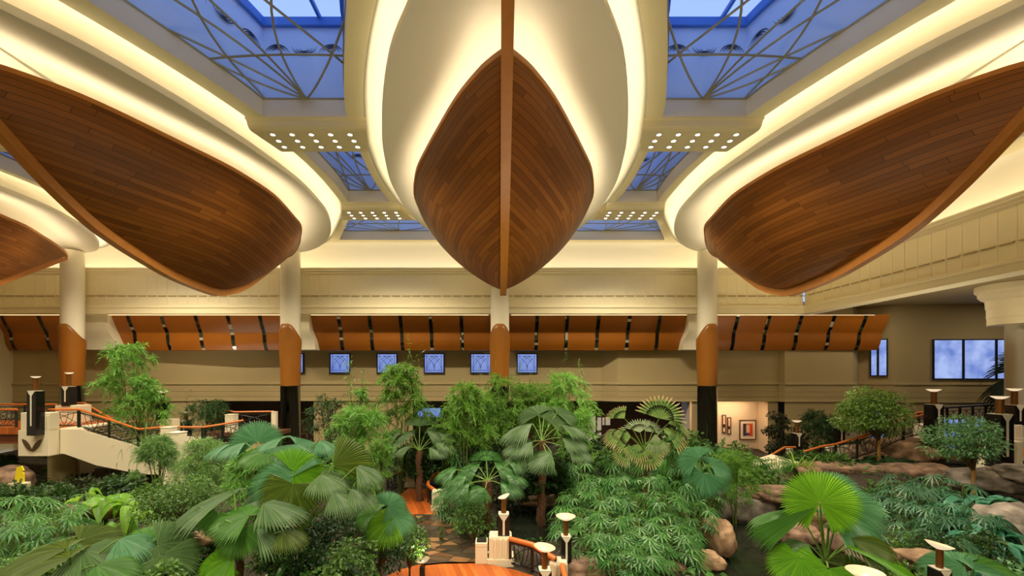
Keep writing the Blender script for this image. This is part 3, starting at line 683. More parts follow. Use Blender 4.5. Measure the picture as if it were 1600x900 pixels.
# ------------------------------------------------------------------ rocks
def rockmat(name,a,b_):
    m,nt,b=newmat(name); tc=nt.nodes.new('ShaderNodeTexCoord'); no=nt.nodes.new('ShaderNodeTexNoise'); no.inputs['Scale'].default_value=2.2; no.inputs['Detail'].default_value=8; nt.links.new(tc.outputs['Object'],no.inputs['Vector'])
    cr=nt.nodes.new('ShaderNodeValToRGB'); cr.color_ramp.elements[0].position=.35; cr.color_ramp.elements[1].position=.68; cr.color_ramp.elements[0].color=(*a,1); cr.color_ramp.elements[1].color=(*b_,1); nt.links.new(no.outputs['Fac'],cr.inputs[0]); nt.links.new(cr.outputs[0],b.inputs['Base Color'])
    b.inputs['Roughness'].default_value=.85; bp=nt.nodes.new('ShaderNodeBump'); bp.inputs['Strength'].default_value=.6; bp.inputs['Distance'].default_value=.12; nt.links.new(no.outputs['Fac'],bp.inputs['Height']); nt.links.new(bp.outputs['Normal'],b.inputs['Normal']); return m
RBR=rockmat('brown_rock',lin(84,64,50),lin(162,130,106)); RGR=rockmat('grey_rock',lin(98,90,82),lin(168,156,144)); RTN=rockmat('tan_rock',lin(110,84,60),lin(176,144,112))
from mathutils import noise as mnoise
import bmesh
def rock(px,py,Y,w,h,mat,label,depth=None,seed=0,flatk=.0,group='garden rocks'):
    c=P(px,py,Y); W=w/F*Y/2; H=h/F*Y/2; D=(depth/2 if depth else max(W*.7,H))
    bm=bmesh.new(); bmesh.ops.create_icosphere(bm,subdivisions=4,radius=1)
    for v in bm.verts:
        p=v.co.copy(); n=mnoise.fractal(p*1.1+Vector((seed*3.1,seed,2)),.9,2,4); q=mnoise.cell(p*1.6+Vector((seed,0,0)))
        r=1+.28*n+.10*q
        s=p*r; k=3.2
        s=Vector([math.copysign(abs(e)**.78,e) for e in s])
        v.co=Vector((s.x*W,s.y*D,s.z*H))
    me=bpy.data.meshes.new('rock'); bm.to_mesh(me); bm.free(); me.materials.append(mat); me.polygons.foreach_set('use_smooth',[True]*len(me.polygons))
    o=bpy.data.objects.new('rock',me); COL.objects.link(o); g=ground(c.x,c.y+0)
    o.location=c; tag(o,label,'rock',group); return o
for i,a in enumerate([
 (1326,739,18.6,150,34,RBR,'long flat brown rock ledge behind the big round fan leaf',1.6),
 (1398,738,18.4,96,26,RBR,'brown rock ledge to the right of the long flat one',1.4),
 (1450,742,18.2,80,30,RBR,'brown rock at the foot of the cream bridge pylon',1.6),
 (1412,704,20.6,110,38,RTN,'sloping tan boulder below the dark stair balustrade at right',2.2),
 (1345,712,20.6,80,30,RTN,'tan boulder left of the sloping one under the stairs',1.6),
 (1162,788,17.0,104,56,RGR,'grey boulder at the far bank of the right pool',1.5),
 (1122,838,13.6,34,56,RTN,'smooth curved tan boulder at the left bank of the right pool',1.4),
 (1106,876,12.7,44,26,RTN,'small tan rock below the smooth curved boulder',.8),
 (1216,772,16.6,100,22,RBR,'low brown rock shelf above the pool',1.2),
 (1268,806,14.6,74,48,RTN,'pale brown rock behind the fan palm stalks',1.2),
 (1250,836,13.4,66,30,RBR,'brown rock at the right bank of the pool',1.0),
 (1325,842,12.2,70,46,RBR,'dark brown rock below the drooping fan leaves',1.0),
 (1372,878,10.6,90,46,RBR,'rough brown rock under the long right fan leaf',1.0),
 (1590,832,11.6,96,92,RGR,'big rounded grey boulder at the right edge',1.5),
 (1548,748,15.8,120,34,RGR,'flat layered grey rock under the bridge pylons',2.0),
 (1592,740,15.2,70,22,RGR,'upper slab of layered grey rock at the right edge',1.4),
 (1424,792,14.5,70,40,RTN,'tan rock half hidden in finger palms at right',1.0),
 (1440,872,9.8,70,26,RTN,'tan rock left of the lower right lamp',.7),
 (8,752,19.0,60,46,RBR,'brown rock at the left edge under the bridge',1.4),
 (150,797,12.6,96,24,RBR,'low brown rock behind the lower left fan leaves',.9),
 (860,782,17.6,110,16,RTN,'low row of shore stones across the dark stream',.7),
 (330,836,9.6,40,26,RTN,'small tan rock among the left fan palms',.5),
 (920,892,11.6,110,40,RBR,'brown rock bank below the finger palms',1.0),
 (1030,890,12.0,80,30,RBR,'brown bank rock at the bottom under the finger palms',.8)]):
    rock(a[0],a[1],a[2],a[3],a[4],a[5],a[6],a[7],seed=i+1)
# ------------------------------------------------------------------ plinths, pylons, lamps
def pbox(m,x0,y0,x1,y1,Y,d,back=0,taper=1):
    a=P(x0,y0,Y+back); b=P(x1,y1,Y+back); m.box(((a.x+b.x)/2,Y+back+d/2,(a.z+b.z)/2),(b.x-a.x,d,a.z-b.z),0,taper)
def plinth(px,y0,y1,w,Y,label,name='plinth',cat='plinth',d=None,group='cream plinths along the paths'):
    b=P(px,y1,Y); t=P(px,y0,Y); W=w/F*Y; d=d or W*.8
    g=ground(b.x,Y+d/2)
    if b.z>g+.2 or name=='bollard': b.z=max(g,ZPATH if name=='bollard' else -9)
    h=t.z-b.z
    o=thing(name,label,cat,(b.x,Y+d/2,b.z),0,group)
    m=MB(); m.box((0,0,h*.5),(W*.86,d*.86,h)); bevel(m.build('body',WHITE,o,loc=(0,0,0)),.015)
    m=MB(); m.box((0,0,h*.14),(W,d,h*.28)); bevel(m.build('base',WHITE,o,loc=(0,0,0)),.015)
    m=MB(); 
    for s in (-.2,0,.2): m.box((s*W,-d*.43,h*.62),(W*.09,d*.09,h*.66))
    m.build('fluting',WHITE,o,loc=(0,0,0))
    m=MB(); m.box((0,0,h+.012),(W*.8,d*.8,.024)); m.build('cap',WHITE,o,loc=(0,0,0)); return o
def E_bowl(nm,c,e):
    m,nt,b=newmat(nm); b.inputs['Base Color'].default_value=(*c,1); b.inputs['Roughness'].default_value=.4; b.inputs['Emission Color'].default_value=(1,.80,.52,1); b.inputs['Emission Strength'].default_value=e; return m
BOWL=E_bowl('frosted_bowl',(.7,.6,.42),.62); BOWLI=E_bowl('bowl_inside',(.55,.42,.28),.10); BULB=emit('lamp_bulb',(1,.8,.5),2.2); BRONZE=flat('bronze_stem',lin(120,78,34),.35,metal=.5); INLAY=flat('cream_inlay',lin(216,210,190),.4); POSTB=flat('black_lamp_post',(.010,.008,.008),.22,spec=.5)
def lamp(px,by,bw,ty,boty,pw,Y,label,bowltilt=0,post=POSTB,inlay=True,rest=None,power=200):
    top=P(px,by,Y); pt=P(px,ty,Y); pb=P(px,boty,Y); W=pw/F*Y/ (1+.25*((px-VX)/800)**2); R=bw/F*Y/2/math.sqrt(1+((px-VX)/F)**2)**.9
    z0=pb.z if rest is None else rest
    o=thing('garden_lamp',label,'lamp',(pb.x,Y,z0),0,'torch lamps with glowing bowls'); L=(0,0,0)
    hp=pt.z-z0; hb=top.z-z0
    m=MB(); m.box((0,0,hp/2),(W,W,hp)); bevel(m.build('post',post,o,loc=L),.012)
    if inlay:
        m=MB(); y=-W/2-.004
        m.prism([(-W*.42,y,hp),(W*.42,y,hp),(W*.09,y,hp-W*.5),(W*.09,y,hp*.22),(-W*.09,y,hp*.22),(-W*.09,y,hp-W*.5)],(0,-.006,0)); m.build('inlay',INLAY,o,loc=L)
        m=MB(); m.box((0,0,hp+.008),(W*.9,W*.9,.016)); m.build('cap',INLAY,o,loc=L)
    m=MB(); m.tube([(0,0,hp),(0,0,hb-R*.42)],max(.03,W*.24),10); m.build('stem',BRONZE,o,loc=L,smooth=True)
    m=MB(); m.lathe([(R*.16,-R*.46),(R*.4,-R*.38),(R*.72,-R*.22),(R*.95,-R*.03),(R,0)],(0,0,0),28); m.f.pop(); m.m.pop()
    bo=m.build('bowl',BOWL,o,loc=(0,0,hb),smooth=True); bo.rotation_euler=(0,bowltilt,0)
    m=MB(); m.lathe([(R,0),(R*.95,-.004),(R*.7,-R*.16),(R*.4,-R*.30),(.0001,-R*.36)],(0,0,0),28); m.f=[f for f in m.f if len(f)<=4]; m.build('bowl_lining',BOWLI,bo,loc=(0,0,0),smooth=True)
    m=MB(); m.lathe([(.0001,-R*.34),(R*.12,-R*.30),(R*.13,-R*.2),(.0001,-R*.12)],(0,0,0),12); bb=m.build('bulb',BULB,bo,loc=(0,0,0),smooth=True)
    if power:
        ld=bpy.data.lights.new('bowl_uplight','SPOT'); ld.energy=power; ld.color=(1,.85,.6); ld.spot_size=math.radians(150); ld.spot_blend=.6; ld.shadow_soft_size=.1
        lo=bpy.data.objects.new('bowl_uplight',ld); COL.objects.link(lo); lo.location=(pb.x,Y,top.z+.04); lo.rotation_euler=(PI,0,0)
    return o
# central plinths
plinth(782,842,887,42,12.25,'large stepped cream plinth on the near deck carrying the black lamp',d=.62)
WB=thing('waste_bin','cream rectangular waste bin against the large stepped plinth','bin',(P(752,886,12.25).x,12.5,P(752,886,12.25).z))
m=MB(); c=WB.location; Wb=19/F*12.25; m.box((0,0,.33),(Wb,.42,.66)); bevel(m.build('body',WHITE,WB,loc=(0,0,0)),.012)
m=MB(); m.box((0,0,.672),(Wb*.8,.34,.024)); m.build('opening',BLACKM,WB,loc=(0,0,0))
m=MB(); m.box((0,-.212,.6),(Wb,.012,.09)); m.build('lid_band',WHITE,WB,loc=(0,0,0))
plinth(874,882,925,32,11.1,'cream plinth where two orange handrails meet at the bottom',d=.5)
plinth(683,769,803,20,17.0,'cream bollard at the near end of the small footbridge, right side',name='bollard',cat='bollard')
plinth(640,735,763,17,20.6,'cream bollard at the far left end of the small footbridge',name='bollard',cat='bollard')
plinth(701,698,722,18,22.5,'pair-mate cream bollard under the grey fan palm, right one',name='bollard',cat='bollard')
plinth(660,706,722,12,22.8,'small cream bollard under the grey fan palm, left one',name='bollard',cat='bollard')
plinth(612,784,800,14,14.5,'low cream plinth peeking out left of the footbridge',name='bollard',cat='bollard')
# left bridge --------------------------------------------------------
YN,YFAR=20.0,23.4
LB=thing('footbridge','raised timber footbridge at the left edge','bridge',(-24,21.7,2.5))
m=MB(); a=P(-60,668,YN); b=P(76,668,YN); zd=a.z; m.box(((a.x-3+b.x)/2,(YN+YFAR)/2,zd-.16),(b.x-a.x+3,YFAR-YN,.3)); m.build('deck',DECKM,LB)
m=MB(); m.box(((a.x-3+b.x)/2,YN+.35,zd-.55),(b.x-a.x+3,.3,.46)); m.box(((a.x-3+b.x)/2,YFAR-.35,zd-.55),(b.x-a.x+3,.3,.46)); m.build('beam',flat('bridge_beam',lin(120,62,34),.5,noise=.2),LB)
m=MB(); m.lathe([(.5,.2),(.5,zd-.7)],(P(90,700,21.6).x,21.8,0),28); m.build('pier',TAN,LB,True)
ST=thing('staircase','cream staircase descending right from the left footbridge into the garden','stairs',(-19,21.7,1.5))
top=[(76,671),(124,671),(186,690),(214,698),(268,698)]; bot=[(268,742),(220,741),(150,727),(100,709),(76,710)]
m=MB(); m.prism([P(x,y,YN+.02) for x,y in top+bot],(0,YFAR-YN,0)); fixnormals(m.build('stringer',WHITE,ST))
m=MB()
for i in range(7):
    t=i/7; pz=P(124+(186-124)*t+4,671+19*t,YN); m.box((pz.x+.15,YN+1.7,pz.z+.03),(.34,3.2,.06))
m.build('tread',flat('stair_tread',lin(150,128,96),.6),ST)
PY=thing('pylon','cream pylon with a bronze wing emblem and tall black lamp at the left bridge','pylon',(P(52,713,19.6).x,19.8,P(52,713,19.6).z))
m=MB(); pbox(m,28,672,76,713,19.5,.5); bevel(m.build('base',WHITE,PY),.02)
m=MB(); pbox(m,32,645,77,672,19.52,.46); bevel(m.build('body',WHITE,PY),.02)
m=MB(); 
for x in (70,73.5): pbox(m,x,650,x+1.6,672,19.5,.05,-.02)
m.build('fluting',WHITE,PY)
m=MB(); Ye=19.47
for s in (-1,1):
    c=[(0,0),(2.5,-6),(6,-12),(10,-16),(15,-18.0),(14,-14.5),(11.5,-9),(7,-3),(2,1)]
    m.prism([P(50.5+s*x,704+y,Ye) for x,y in c],(0,-.05,0))
fixnormals(m.build('wing_emblem',flat('emblem_bronze',lin(92,74,52),.35,metal=.4),PY))
lamp(56,588,18,611,680,17,19.32,'tall black lamp with cream inlay on the winged pylon',0)
lamp(108,582,16,604,634,15,22.6,'lamp in front of the far left column base',power=0)
plinth(103,634,652,44,22.4,'broad cream plinth below the lamp at the far left column',d=.8)
lamp(254,611,17,630,656,14,21.6,'lamp standing by the bamboo tree at the foot of the left stairs',inlay=False,power=0)
plinth(258,656,690,24,21.3,'cream plinth at the foot of the left stairs',d=.6)
lamp(291,643,13,657,676,12,24.2,'small far lamp right of the bamboo tree',rest=.5,power=150)
lamp(221,651,10,660,680,8,24.4,'faint small lamp bowl behind the left stair rail',rest=.5,power=150)
for x,y0,y1,w,Y,l in ((264,668,702,15,18.6,'white square post beside the left stair landing'),(277,676,757,18,16.8,'tall white square post among the left palms'),(362,648,676,13,22.4,'white square post in the middle of the left landing rail'),(429,644,676,7,23.8,'slim white post at the right end of the landing rail')):
    q_=P(x,y1,Y); gz=min(q_.z,ground(q_.x,Y)) if Y<20 else q_.z; o=thing('post',l,'post',(q_.x,Y,gz),0,'white posts of the left landing'); h=P(x,y0,Y).z-gz; W=w/F*Y
    m=MB(); m.box((0,0,h/2),(W,W,h)); bevel(m.build('shaft',WHITE,o,loc=(0,0,0)),.01)
    m=MB(); m.box((0,0,h+.015),(W*1.08,W*1.08,.03)); m.build('cap',WHITE,o,loc=(0,0,0))
# railings -------------------------------------------------------------
def railing(pts,h,label,hand=RAILW,metal=GREENM,panel=1.6,pat='fan',r=.055,thick=.022,name='railing'):
    pts=[Vector(p) for p in pts]
    o=thing(name,label,'railing',(pts[0].x,pts[0].y,pts[0].z-h),0,'garden railings')
    m=MB(); m.tube(pts,r,8); m.build('handrail',hand,o,True)
    for a,b in zip(pts,pts[1:]):
        L=(b-a).length
        if L<.3: continue
        n=max(1,round(L/panel)); dn=Vector((0,0,-h))
        for i in range(n):
            p=a+(b-a)*(i/n); q=a+(b-a)*((i+1)/n)
            pm=MB(); pm.bar(p,p+dn,.07,.07); pm.build('baluster',metal,o); pan=MB()
            if i==n-1: pm=MB(); pm.bar(q+(p-q)*.03,q+(p-q)*.03+dn,.07,.07); pm.build('baluster',metal,o)
            for f in (.14,.9): pm=MB(); pm.bar(p+dn*f,q+dn*f,.035,.035); pm.build('rail_bar',metal,o)
            def U(u,v): return p+(q-p)*u+dn*(.9-.76*v)
            if pat=='fan':
                for ex in (.0,.18,.36,.64,.82,1.0):
                    ey=1.0 if .1<ex<.9 else .55
                    pan.tube([U(.5+(ex-.5)*math.sin(t*PI/2),ey*(1-math.cos(t*PI/2)) if abs(ex-.5)>.2 else ey*t) for t in np.linspace(0,1,7)],thick*.7,4,cap=False)
                for s in (0,1): pan.tube([U(s+(1-2*s)*.9*t, .95-.75*t*t) for t in np.linspace(0,1,7)],thick*.7,4,cap=False)
            else:
                pan.tube([U(0,0),U(1,1)],thick*.7,4); pan.tube([U(0,1),U(1,0)],thick*.7,4); pan.tube([U(.5,0),U(.5,1)],thick*.6,4)
                pan.tube([U(.0,.5),U(.5,1),U(1,.5),U(.5,0),U(0,.5)],thick*.6,4)
            pan.build('lattice',metal,o)
    return o
m=MB(); pbox(m,318,676,431,682,22.0,1.6); m.build('landing',flat('landing_wood',lin(84,50,30),.5),ST)
m=MB(); q_=P(400,684,23); m.box((q_.x,23,q_.z/2),(1.6,1.4,q_.z)); m.build('landing_pier',TAN,ST)
railing([P(-60,640,YN+.05),P(27,640,YN+.05)],.82,'fan-pattern railing of the footbridge at the left edge')
railing([P(76,640,YN+.1),P(124,640,YN+.1),P(217,671,YN+.1),P(262,667,YN+.1),P(322,668,YN+.1)],.82,'near fan-pattern railing running down the left stairs',panel=1.25)
railing([P(-60,632,YFAR),P(88,632,YFAR)],.9,'far railing of the left footbridge in front of the column')
railing([P(116,630,YFAR),P(132,630,YFAR),P(186,661,YFAR),P(252,655,YFAR)],.9,'far railing of the left stairs with its lighter handrail')
railing([P(316,668,19.9),P(348,663,20.6),P(380,657,21.4)],.8,'short orange rail rising behind the left fan palms')
railing([P(322,666,24.0),P(355,641,24.2),P(366,644,24.2),P(428,643,24.2)],.9,'distant rail with a rising end left of the left column base')
# right side -----------------------------------------------------------
railing([P(1255,706,19.6),P(1282,698,19.6),P(1306,694,19.7),P(1372,674,19.9),P(1412,655,20.1),P(1451,647,20.3)],.95,'near railing climbing the right stairs to the bridge',metal=BLACKM,pat='fan',panel=1.2)
railing([P(1338,688,21.6),P(1398,660,21.8),P(1436,644,22),P(1470,645,22)],.95,'far railing of the right stairs behind the tree crown',metal=BLACKM,panel=1.3)
railing([P(1176,728,21.0),P(1226,699,21.2),P(1243,699,21.3)],.85,'short low railing at the foot of the right stairs by the gallery',metal=BLACKM)
railing([P(1440+i*20,640-9*math.sin(min(i/9,1)*PI/2)+ (3 if i==0 else 0),22.6) for i in range(1,10)],1.35,'dark arched bridge railing with crossed panels below the wide window',hand=BLACKM,metal=BLACKM,pat='cross',panel=.75,r=.06,thick=.03)
SR=thing('staircase','cream slab end of the right stairs behind the round fan leaf','stairs',tuple(P(1226,757,18.8)))
m=MB(); m.prism([P(x,y,18.8) for x,y in [(1203,737),(1248,722),(1250,746),(1209,761)]],(0,1.9,0)); fixnormals(m.build('stringer',WHITE,SR))
m=MB(); m.prism([P(x,y,19.9) for x,y in [(1258,746),(1282,738),(1306,733),(1372,714),(1412,695),(1450,687),(1450,694),(1412,703),(1372,722),(1306,741),(1282,746),(1258,753)]],(0,1.6,0)); fixnormals(m.build('flight',flat('stair_flight',lin(120,98,70),.7),SR))
m=MB(); pbox(m,1294,697,1326,720,20.2,.2); m.build('panel',WHITE,SR)
RB=thing('footbridge','arched timber footbridge between the right pylons','bridge',tuple(P(1510,720,18.5)))
N=10; top=[];bt=[]
for i in range(N+1):
    t=i/N; Y=20.2-3.6*t; px=1474+78*t; py=702+17*t-4*math.sin(PI*t); p=P(px,py,Y); top.append(p); bt.append(p-Vector((0,0,.42)))
m=MB(); w=Vector((3.6,1.2,0)); m.grid([top,[p+w for p in top]]); m.build('deck',DECKM,RB)
m=MB(); m.grid([top,bt,[p+Vector((.3,.1,0)) for p in bt],[p+Vector((.3,.1,0)) for p in top]],close_u=True); fixnormals(m.build('fascia_beam',RAILW,RB))
def pyl(x0,y0,x1,y1,Y,label,d=.7):
    a=P(x0,y0,Y); b=P(x1,y1,Y); h=a.z-b.z; W=b.x-a.x; o=thing('pylon',label,'pylon',((a.x+b.x)/2,Y+d/2,b.z),0,'cream pylons of the right bridge')
    m=MB(); m.box((0,0,h/2),(W*.92,d*.92,h)); bevel(m.build('body',COLC,o,loc=(0,0,0)),.02); m=MB(); m.box((0,0,h*.12),(W,d,h*.24)); bevel(m.build('base',COLC,o,loc=(0,0,0)),.02)
    m=MB()
    for s in (.08,.2,.32): m.box((s*W,-d*.46,h*.55),(W*.06,.05,h*.8))
    m.build('fluting',COLC,o,loc=(0,0,0)); return o
pyl(1447,664,1479,728,20.1,'cream pylon below the left lamp of the right bridge')
pyl(1548,690,1602,738,16.4,'broad cream pylon at the right bridge end, in front')
pyl(1574,664,1600,690,19.6,'cream pylon behind the broad front one at the right edge')
lamp(1459,608,26,632,698,19,19.75,'tall black lamp at the far end of the right bridge, left of the window')
lamp(1562,619,32,647,730,26,16.1,'largest tall black lamp at the near end of the right bridge',power=110)
lamp(1585,607,28,633,664,20,19.9,'black lamp furthest right, behind the largest one',power=0)
lamp(1245,657,16,677,702,12,22.0,'left of two small torch lamps by the right hedge')
lamp(1311,652,15,669,698,12,21.4,'right of two small torch lamps by the right hedge')
pl_=plinth(1245,702,730,22,22,'cream plinth under the left small torch lamp by the hedge',d=.6)
# centre -----------------------------------------------------------------
lamp(787,775,19,802,842,18,12.55,'black lamp with cream inlay on the large stepped plinth',-.35)
lamp(884,806,31,837,884,16,11.5,'black lamp in front of the finger palm mass',power=330)
lamp(851,854,34,889,940,20,10.4,'near lamp with pale bowl beside the curved handrail',.12,power=330)
lamp(660,874,23,885,935,8,11.0,'small lamp with slim green post on the near deck',-.15,post=GREENM,inlay=False,power=50)
lamp(1468,850,48,888,960,24,8.0,'lamp with tilted bowl at the lower right corner',.22)
lamp(1352,893,64,930,980,24,6.9,'glowing lamp bowl cut by the bottom edge under the fan palm',power=0)
railing([P(797,842,12.3),P(832,851,11.8),P(868,874,11.2)],.74,'curved orange handrail from the large plinth on the near deck',hand=RAILW,metal=BLACKM,panel=.9,r=.075)
railing([P(878,884,11.0),P(884,905,10.4),P(888,945,9.4)],.74,'orange handrail running towards the viewer at the bottom',hand=RAILW,metal=BLACKM,r=.075)
railing([P(700,736,20.4),P(680,741,20.0),P(669,751,19.0),P(669,759,18.2),P(680,767,17.5)],.8,'curved orange handrail at the right of the small footbridge',hand=RAILW,metal=BLACKM,r=.08,panel=1.0)
railing([P(606,744,20.2),P(634,734,20.7)],.75,'short orange handrail at the far left of the small footbridge',hand=RAILW,metal=BLACKM)
YS_=thing('warning_sign','yellow folding warning sign behind plants at the left edge','sign',(P(29,740,18.6).x,18.6,ground(P(29,740,18.6).x,18.6)))
m=MB(); m.prism([P(x,y,18.6) for x,y in [(22,754),(37,754),(37,740),(33.5,738),(37,735),(33,728),(25.5,730)]],(0,.05,0)); fixnormals(m.build('board',flat('sign_yellow',lin(232,208,30),.5),YS_))
m=MB(); b_=P(29,754,18.6); hh=b_.z-YS_.location.z; m.box((b_.x,18.62,YS_.location.z+hh/2),(.7,.3,hh)); bevel(m.build('base',WHITE,YS_),.01)
# ------------------------------------------------------------------ planting
def leafmat(name,a,b_,rough=.45,trans=.35,spec=.4,tip=None):
    a=[q*.72 for q in a]; b_=[q*.82 for q in b_]
    m=bpy.data.materials.new(name); m.use_nodes=True; nt=m.node_tree; b=nt.nodes['Principled BSDF']; out=nt.nodes['Material Output']
    oi=nt.nodes.new('ShaderNodeObjectInfo'); ge=nt.nodes.new('ShaderNodeNewGeometry'); ad=nt.nodes.new('ShaderNodeMath'); ad.operation='MULTIPLY_ADD'; ad.inputs[1].default_value=.75
    r2=nt.nodes.new('ShaderNodeMath'); r2.operation='MULTIPLY'; r2.inputs[1].default_value=.25; nt.links.new(oi.outputs['Random'],r2.inputs[0])
    nt.links.new(ge.outputs['Random Per Island'],ad.inputs[0]); nt.links.new(r2.outputs[0],ad.inputs[2])
    mx=nt.nodes.new('ShaderNodeMix'); mx.data_type='RGBA'; mx.inputs[6].default_value=(*a,1); mx.inputs[7].default_value=(*b_,1); nt.links.new(ad.outputs[0],mx.inputs[0])
    col=mx.outputs[2]
    if tip:
        uv=nt.nodes.new('ShaderNodeTexCoord'); sx=nt.nodes.new('ShaderNodeSeparateXYZ'); nt.links.new(uv.outputs['UV'],sx.inputs[0])
        rr=nt.nodes.new('ShaderNodeMapRange'); rr.inputs[1].default_value=.72; rr.inputs[2].default_value=.95; nt.links.new(sx.outputs[0],rr.inputs[0])
        m2=nt.nodes.new('ShaderNodeMix'); m2.data_type='RGBA'; nt.links.new(rr.outputs[0],m2.inputs[0]); nt.links.new(col,m2.inputs[6]); m2.inputs[7].default_value=(*tip,1); col=m2.outputs[2]
    nt.links.new(col,b.inputs['Base Color']); b.inputs['Roughness'].default_value=rough; b.inputs['Specular IOR Level'].default_value=spec
    tr=nt.nodes.new('ShaderNodeBsdfTranslucent'); hs=nt.nodes.new('ShaderNodeHueSaturation'); hs.inputs['Hue'].default_value=.48; hs.inputs['Value'].default_value=1.5; nt.links.new(col,hs.inputs['Color']); nt.links.new(hs.outputs[0],tr.inputs[0])
    ms=nt.nodes.new('ShaderNodeMixShader'); ms.inputs[0].default_value=trans; nt.links.new(b.outputs[0],ms.inputs[1]); nt.links.new(tr.outputs[0],ms.inputs[2]); nt.links.new(ms.outputs[0],out.inputs[0]); return m
LM=dict(
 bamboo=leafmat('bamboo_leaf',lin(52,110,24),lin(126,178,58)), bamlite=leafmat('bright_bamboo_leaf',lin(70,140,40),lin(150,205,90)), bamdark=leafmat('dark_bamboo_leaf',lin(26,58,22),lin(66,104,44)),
 fan=leafmat('fan_palm_leaf',lin(70,122,50),lin(96,150,62),.4), fanblue=leafmat('blue_fan_leaf',lin(70,130,84),lin(104,158,112),.42), fanlime=leafmat('lime_fan_leaf',lin(84,150,24),lin(122,180,40),.4,.5), fanolive=leafmat('olive_fan_leaf',lin(64,92,20),lin(108,130,40),.45,.45),
 fangrey=leafmat('grey_fan_leaf',lin(70,108,58),lin(112,144,90),.45), fandry=leafmat('dry_tip_fan_leaf',lin(96,140,52),lin(150,176,96),.5,.35,tip=lin(214,190,140)), fanpale=leafmat('pale_fan_leaf',lin(150,172,128),lin(186,200,160),.5),
 rhapis=leafmat('finger_palm_leaf',lin(40,104,44),lin(104,160,82),.33), rhapisbluelit=leafmat('bluelit_finger_palm_leaf',lin(44,100,66),lin(112,164,126),.33),  # bluish copy for the right bed: window light put into leaf colour
 broad=leafmat('broad_leaf',lin(46,98,36),lin(90,146,60),.3), broadlime=leafmat('lime_broad_leaf',lin(94,158,44),lin(150,200,70),.35,.45), broadbluelit=leafmat('bluelit_broad_leaf',lin(46,124,92),lin(120,190,160),.3), broaddark=leafmat('dark_broad_leaf',lin(18,48,24),lin(54,94,48),.42,spec=.25),  # blue variant: cool window light at right put into the leaf colour
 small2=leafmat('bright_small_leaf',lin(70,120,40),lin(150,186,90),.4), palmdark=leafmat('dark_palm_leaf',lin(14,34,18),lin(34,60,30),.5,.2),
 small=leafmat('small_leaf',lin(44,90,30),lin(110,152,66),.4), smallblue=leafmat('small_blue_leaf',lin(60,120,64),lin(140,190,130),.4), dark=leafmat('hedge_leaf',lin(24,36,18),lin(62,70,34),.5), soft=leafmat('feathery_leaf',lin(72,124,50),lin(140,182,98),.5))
BARK=flat('plant_stem',lin(96,74,44),.8,noise=.25,nscale=8,bump=.3); TRUNK=flat('fibrous_trunk',lin(92,60,36),.95,noise=.4,nscale=14,bump=.8); STALK=flat('leaf_stalk',lin(96,128,48),.5); TWIG=flat('bamboo_culm',lin(96,112,46),.5,noise=.2)
TANTR=flat('tan_trunk',lin(168,126,70),.7,noise=.2)
def norm(a): return a/np.maximum(np.linalg.norm(a,axis=-1,keepdims=True),1e-9)
class LB_:                        # many leaves in one numpy-built mesh
    def __init__(s): s.v=[]; s.f=[]; s.n=0; s.uvs=[]
    def leaves(s,O,D,N,L,W,droop=.15,fold=.12,pos=.42):
        O=np.asarray(O,float); k=len(O); D=norm(np.asarray(D,float)); N=np.asarray(N,float); S=norm(np.cross(D,N)); N=norm(np.cross(S,D))
        L=np.broadcast_to(np.asarray(L,float),(k,))[:,None]; W=np.broadcast_to(np.asarray(W,float),(k,))[:,None]; dz=np.array([0,0,1.])
        m=O+D*L*pos-dz*L*droop*.25; tip=O+D*L-dz*L*droop
        v=np.stack([O,m+S*W/2+N*W*fold,m-N*W*fold*.3,m-S*W/2+N*W*fold,tip],1).reshape(-1,3)
        b=s.n+5*np.arange(k)[:,None]; f=np.concatenate([b+np.array([[0,1,4,2]]),b+np.array([[0,2,4,3]])],0)
        # split into tris through the midrib
        f=np.concatenate([b+np.array([[0,2,1]]),b+np.array([[2,4,1]]),b+np.array([[0,3,2]]),b+np.array([[2,3,4]])],0)
        s.v.append(v); s.f.append(f); s.n+=5*k
    def mesh(s,name,mat):
        v=np.concatenate(s.v); f=np.concatenate(s.f); me=bpy.data.meshes.new(name)
        me.vertices.add(len(v)); me.vertices.foreach_set('co',v.astype(np.float32).ravel()); me.loops.add(f.size); me.loops.foreach_set('vertex_index',f.astype(np.int32).ravel())
        me.polygons.add(len(f)); me.polygons.foreach_set('loop_start',np.arange(0,f.size,3,dtype=np.int32)); me.polygons.foreach_set('loop_total',np.full(len(f),3,dtype=np.int32))
        me.materials.append(mat); me.update(calc_edges=True); return me
    def build(s,name,mat,parent,loc=(0,0,0)):
        o=bpy.data.objects.new(name,s.mesh(name,mat)); COL.objects.link(o)
        if parent is not None: o.parent=parent
        o.location=loc; return o
def base(px,pt,Y,zb=None):
    p=P(px,pt,Y); g=ground(p.x,Y) if zb is None else zb
    return p,g
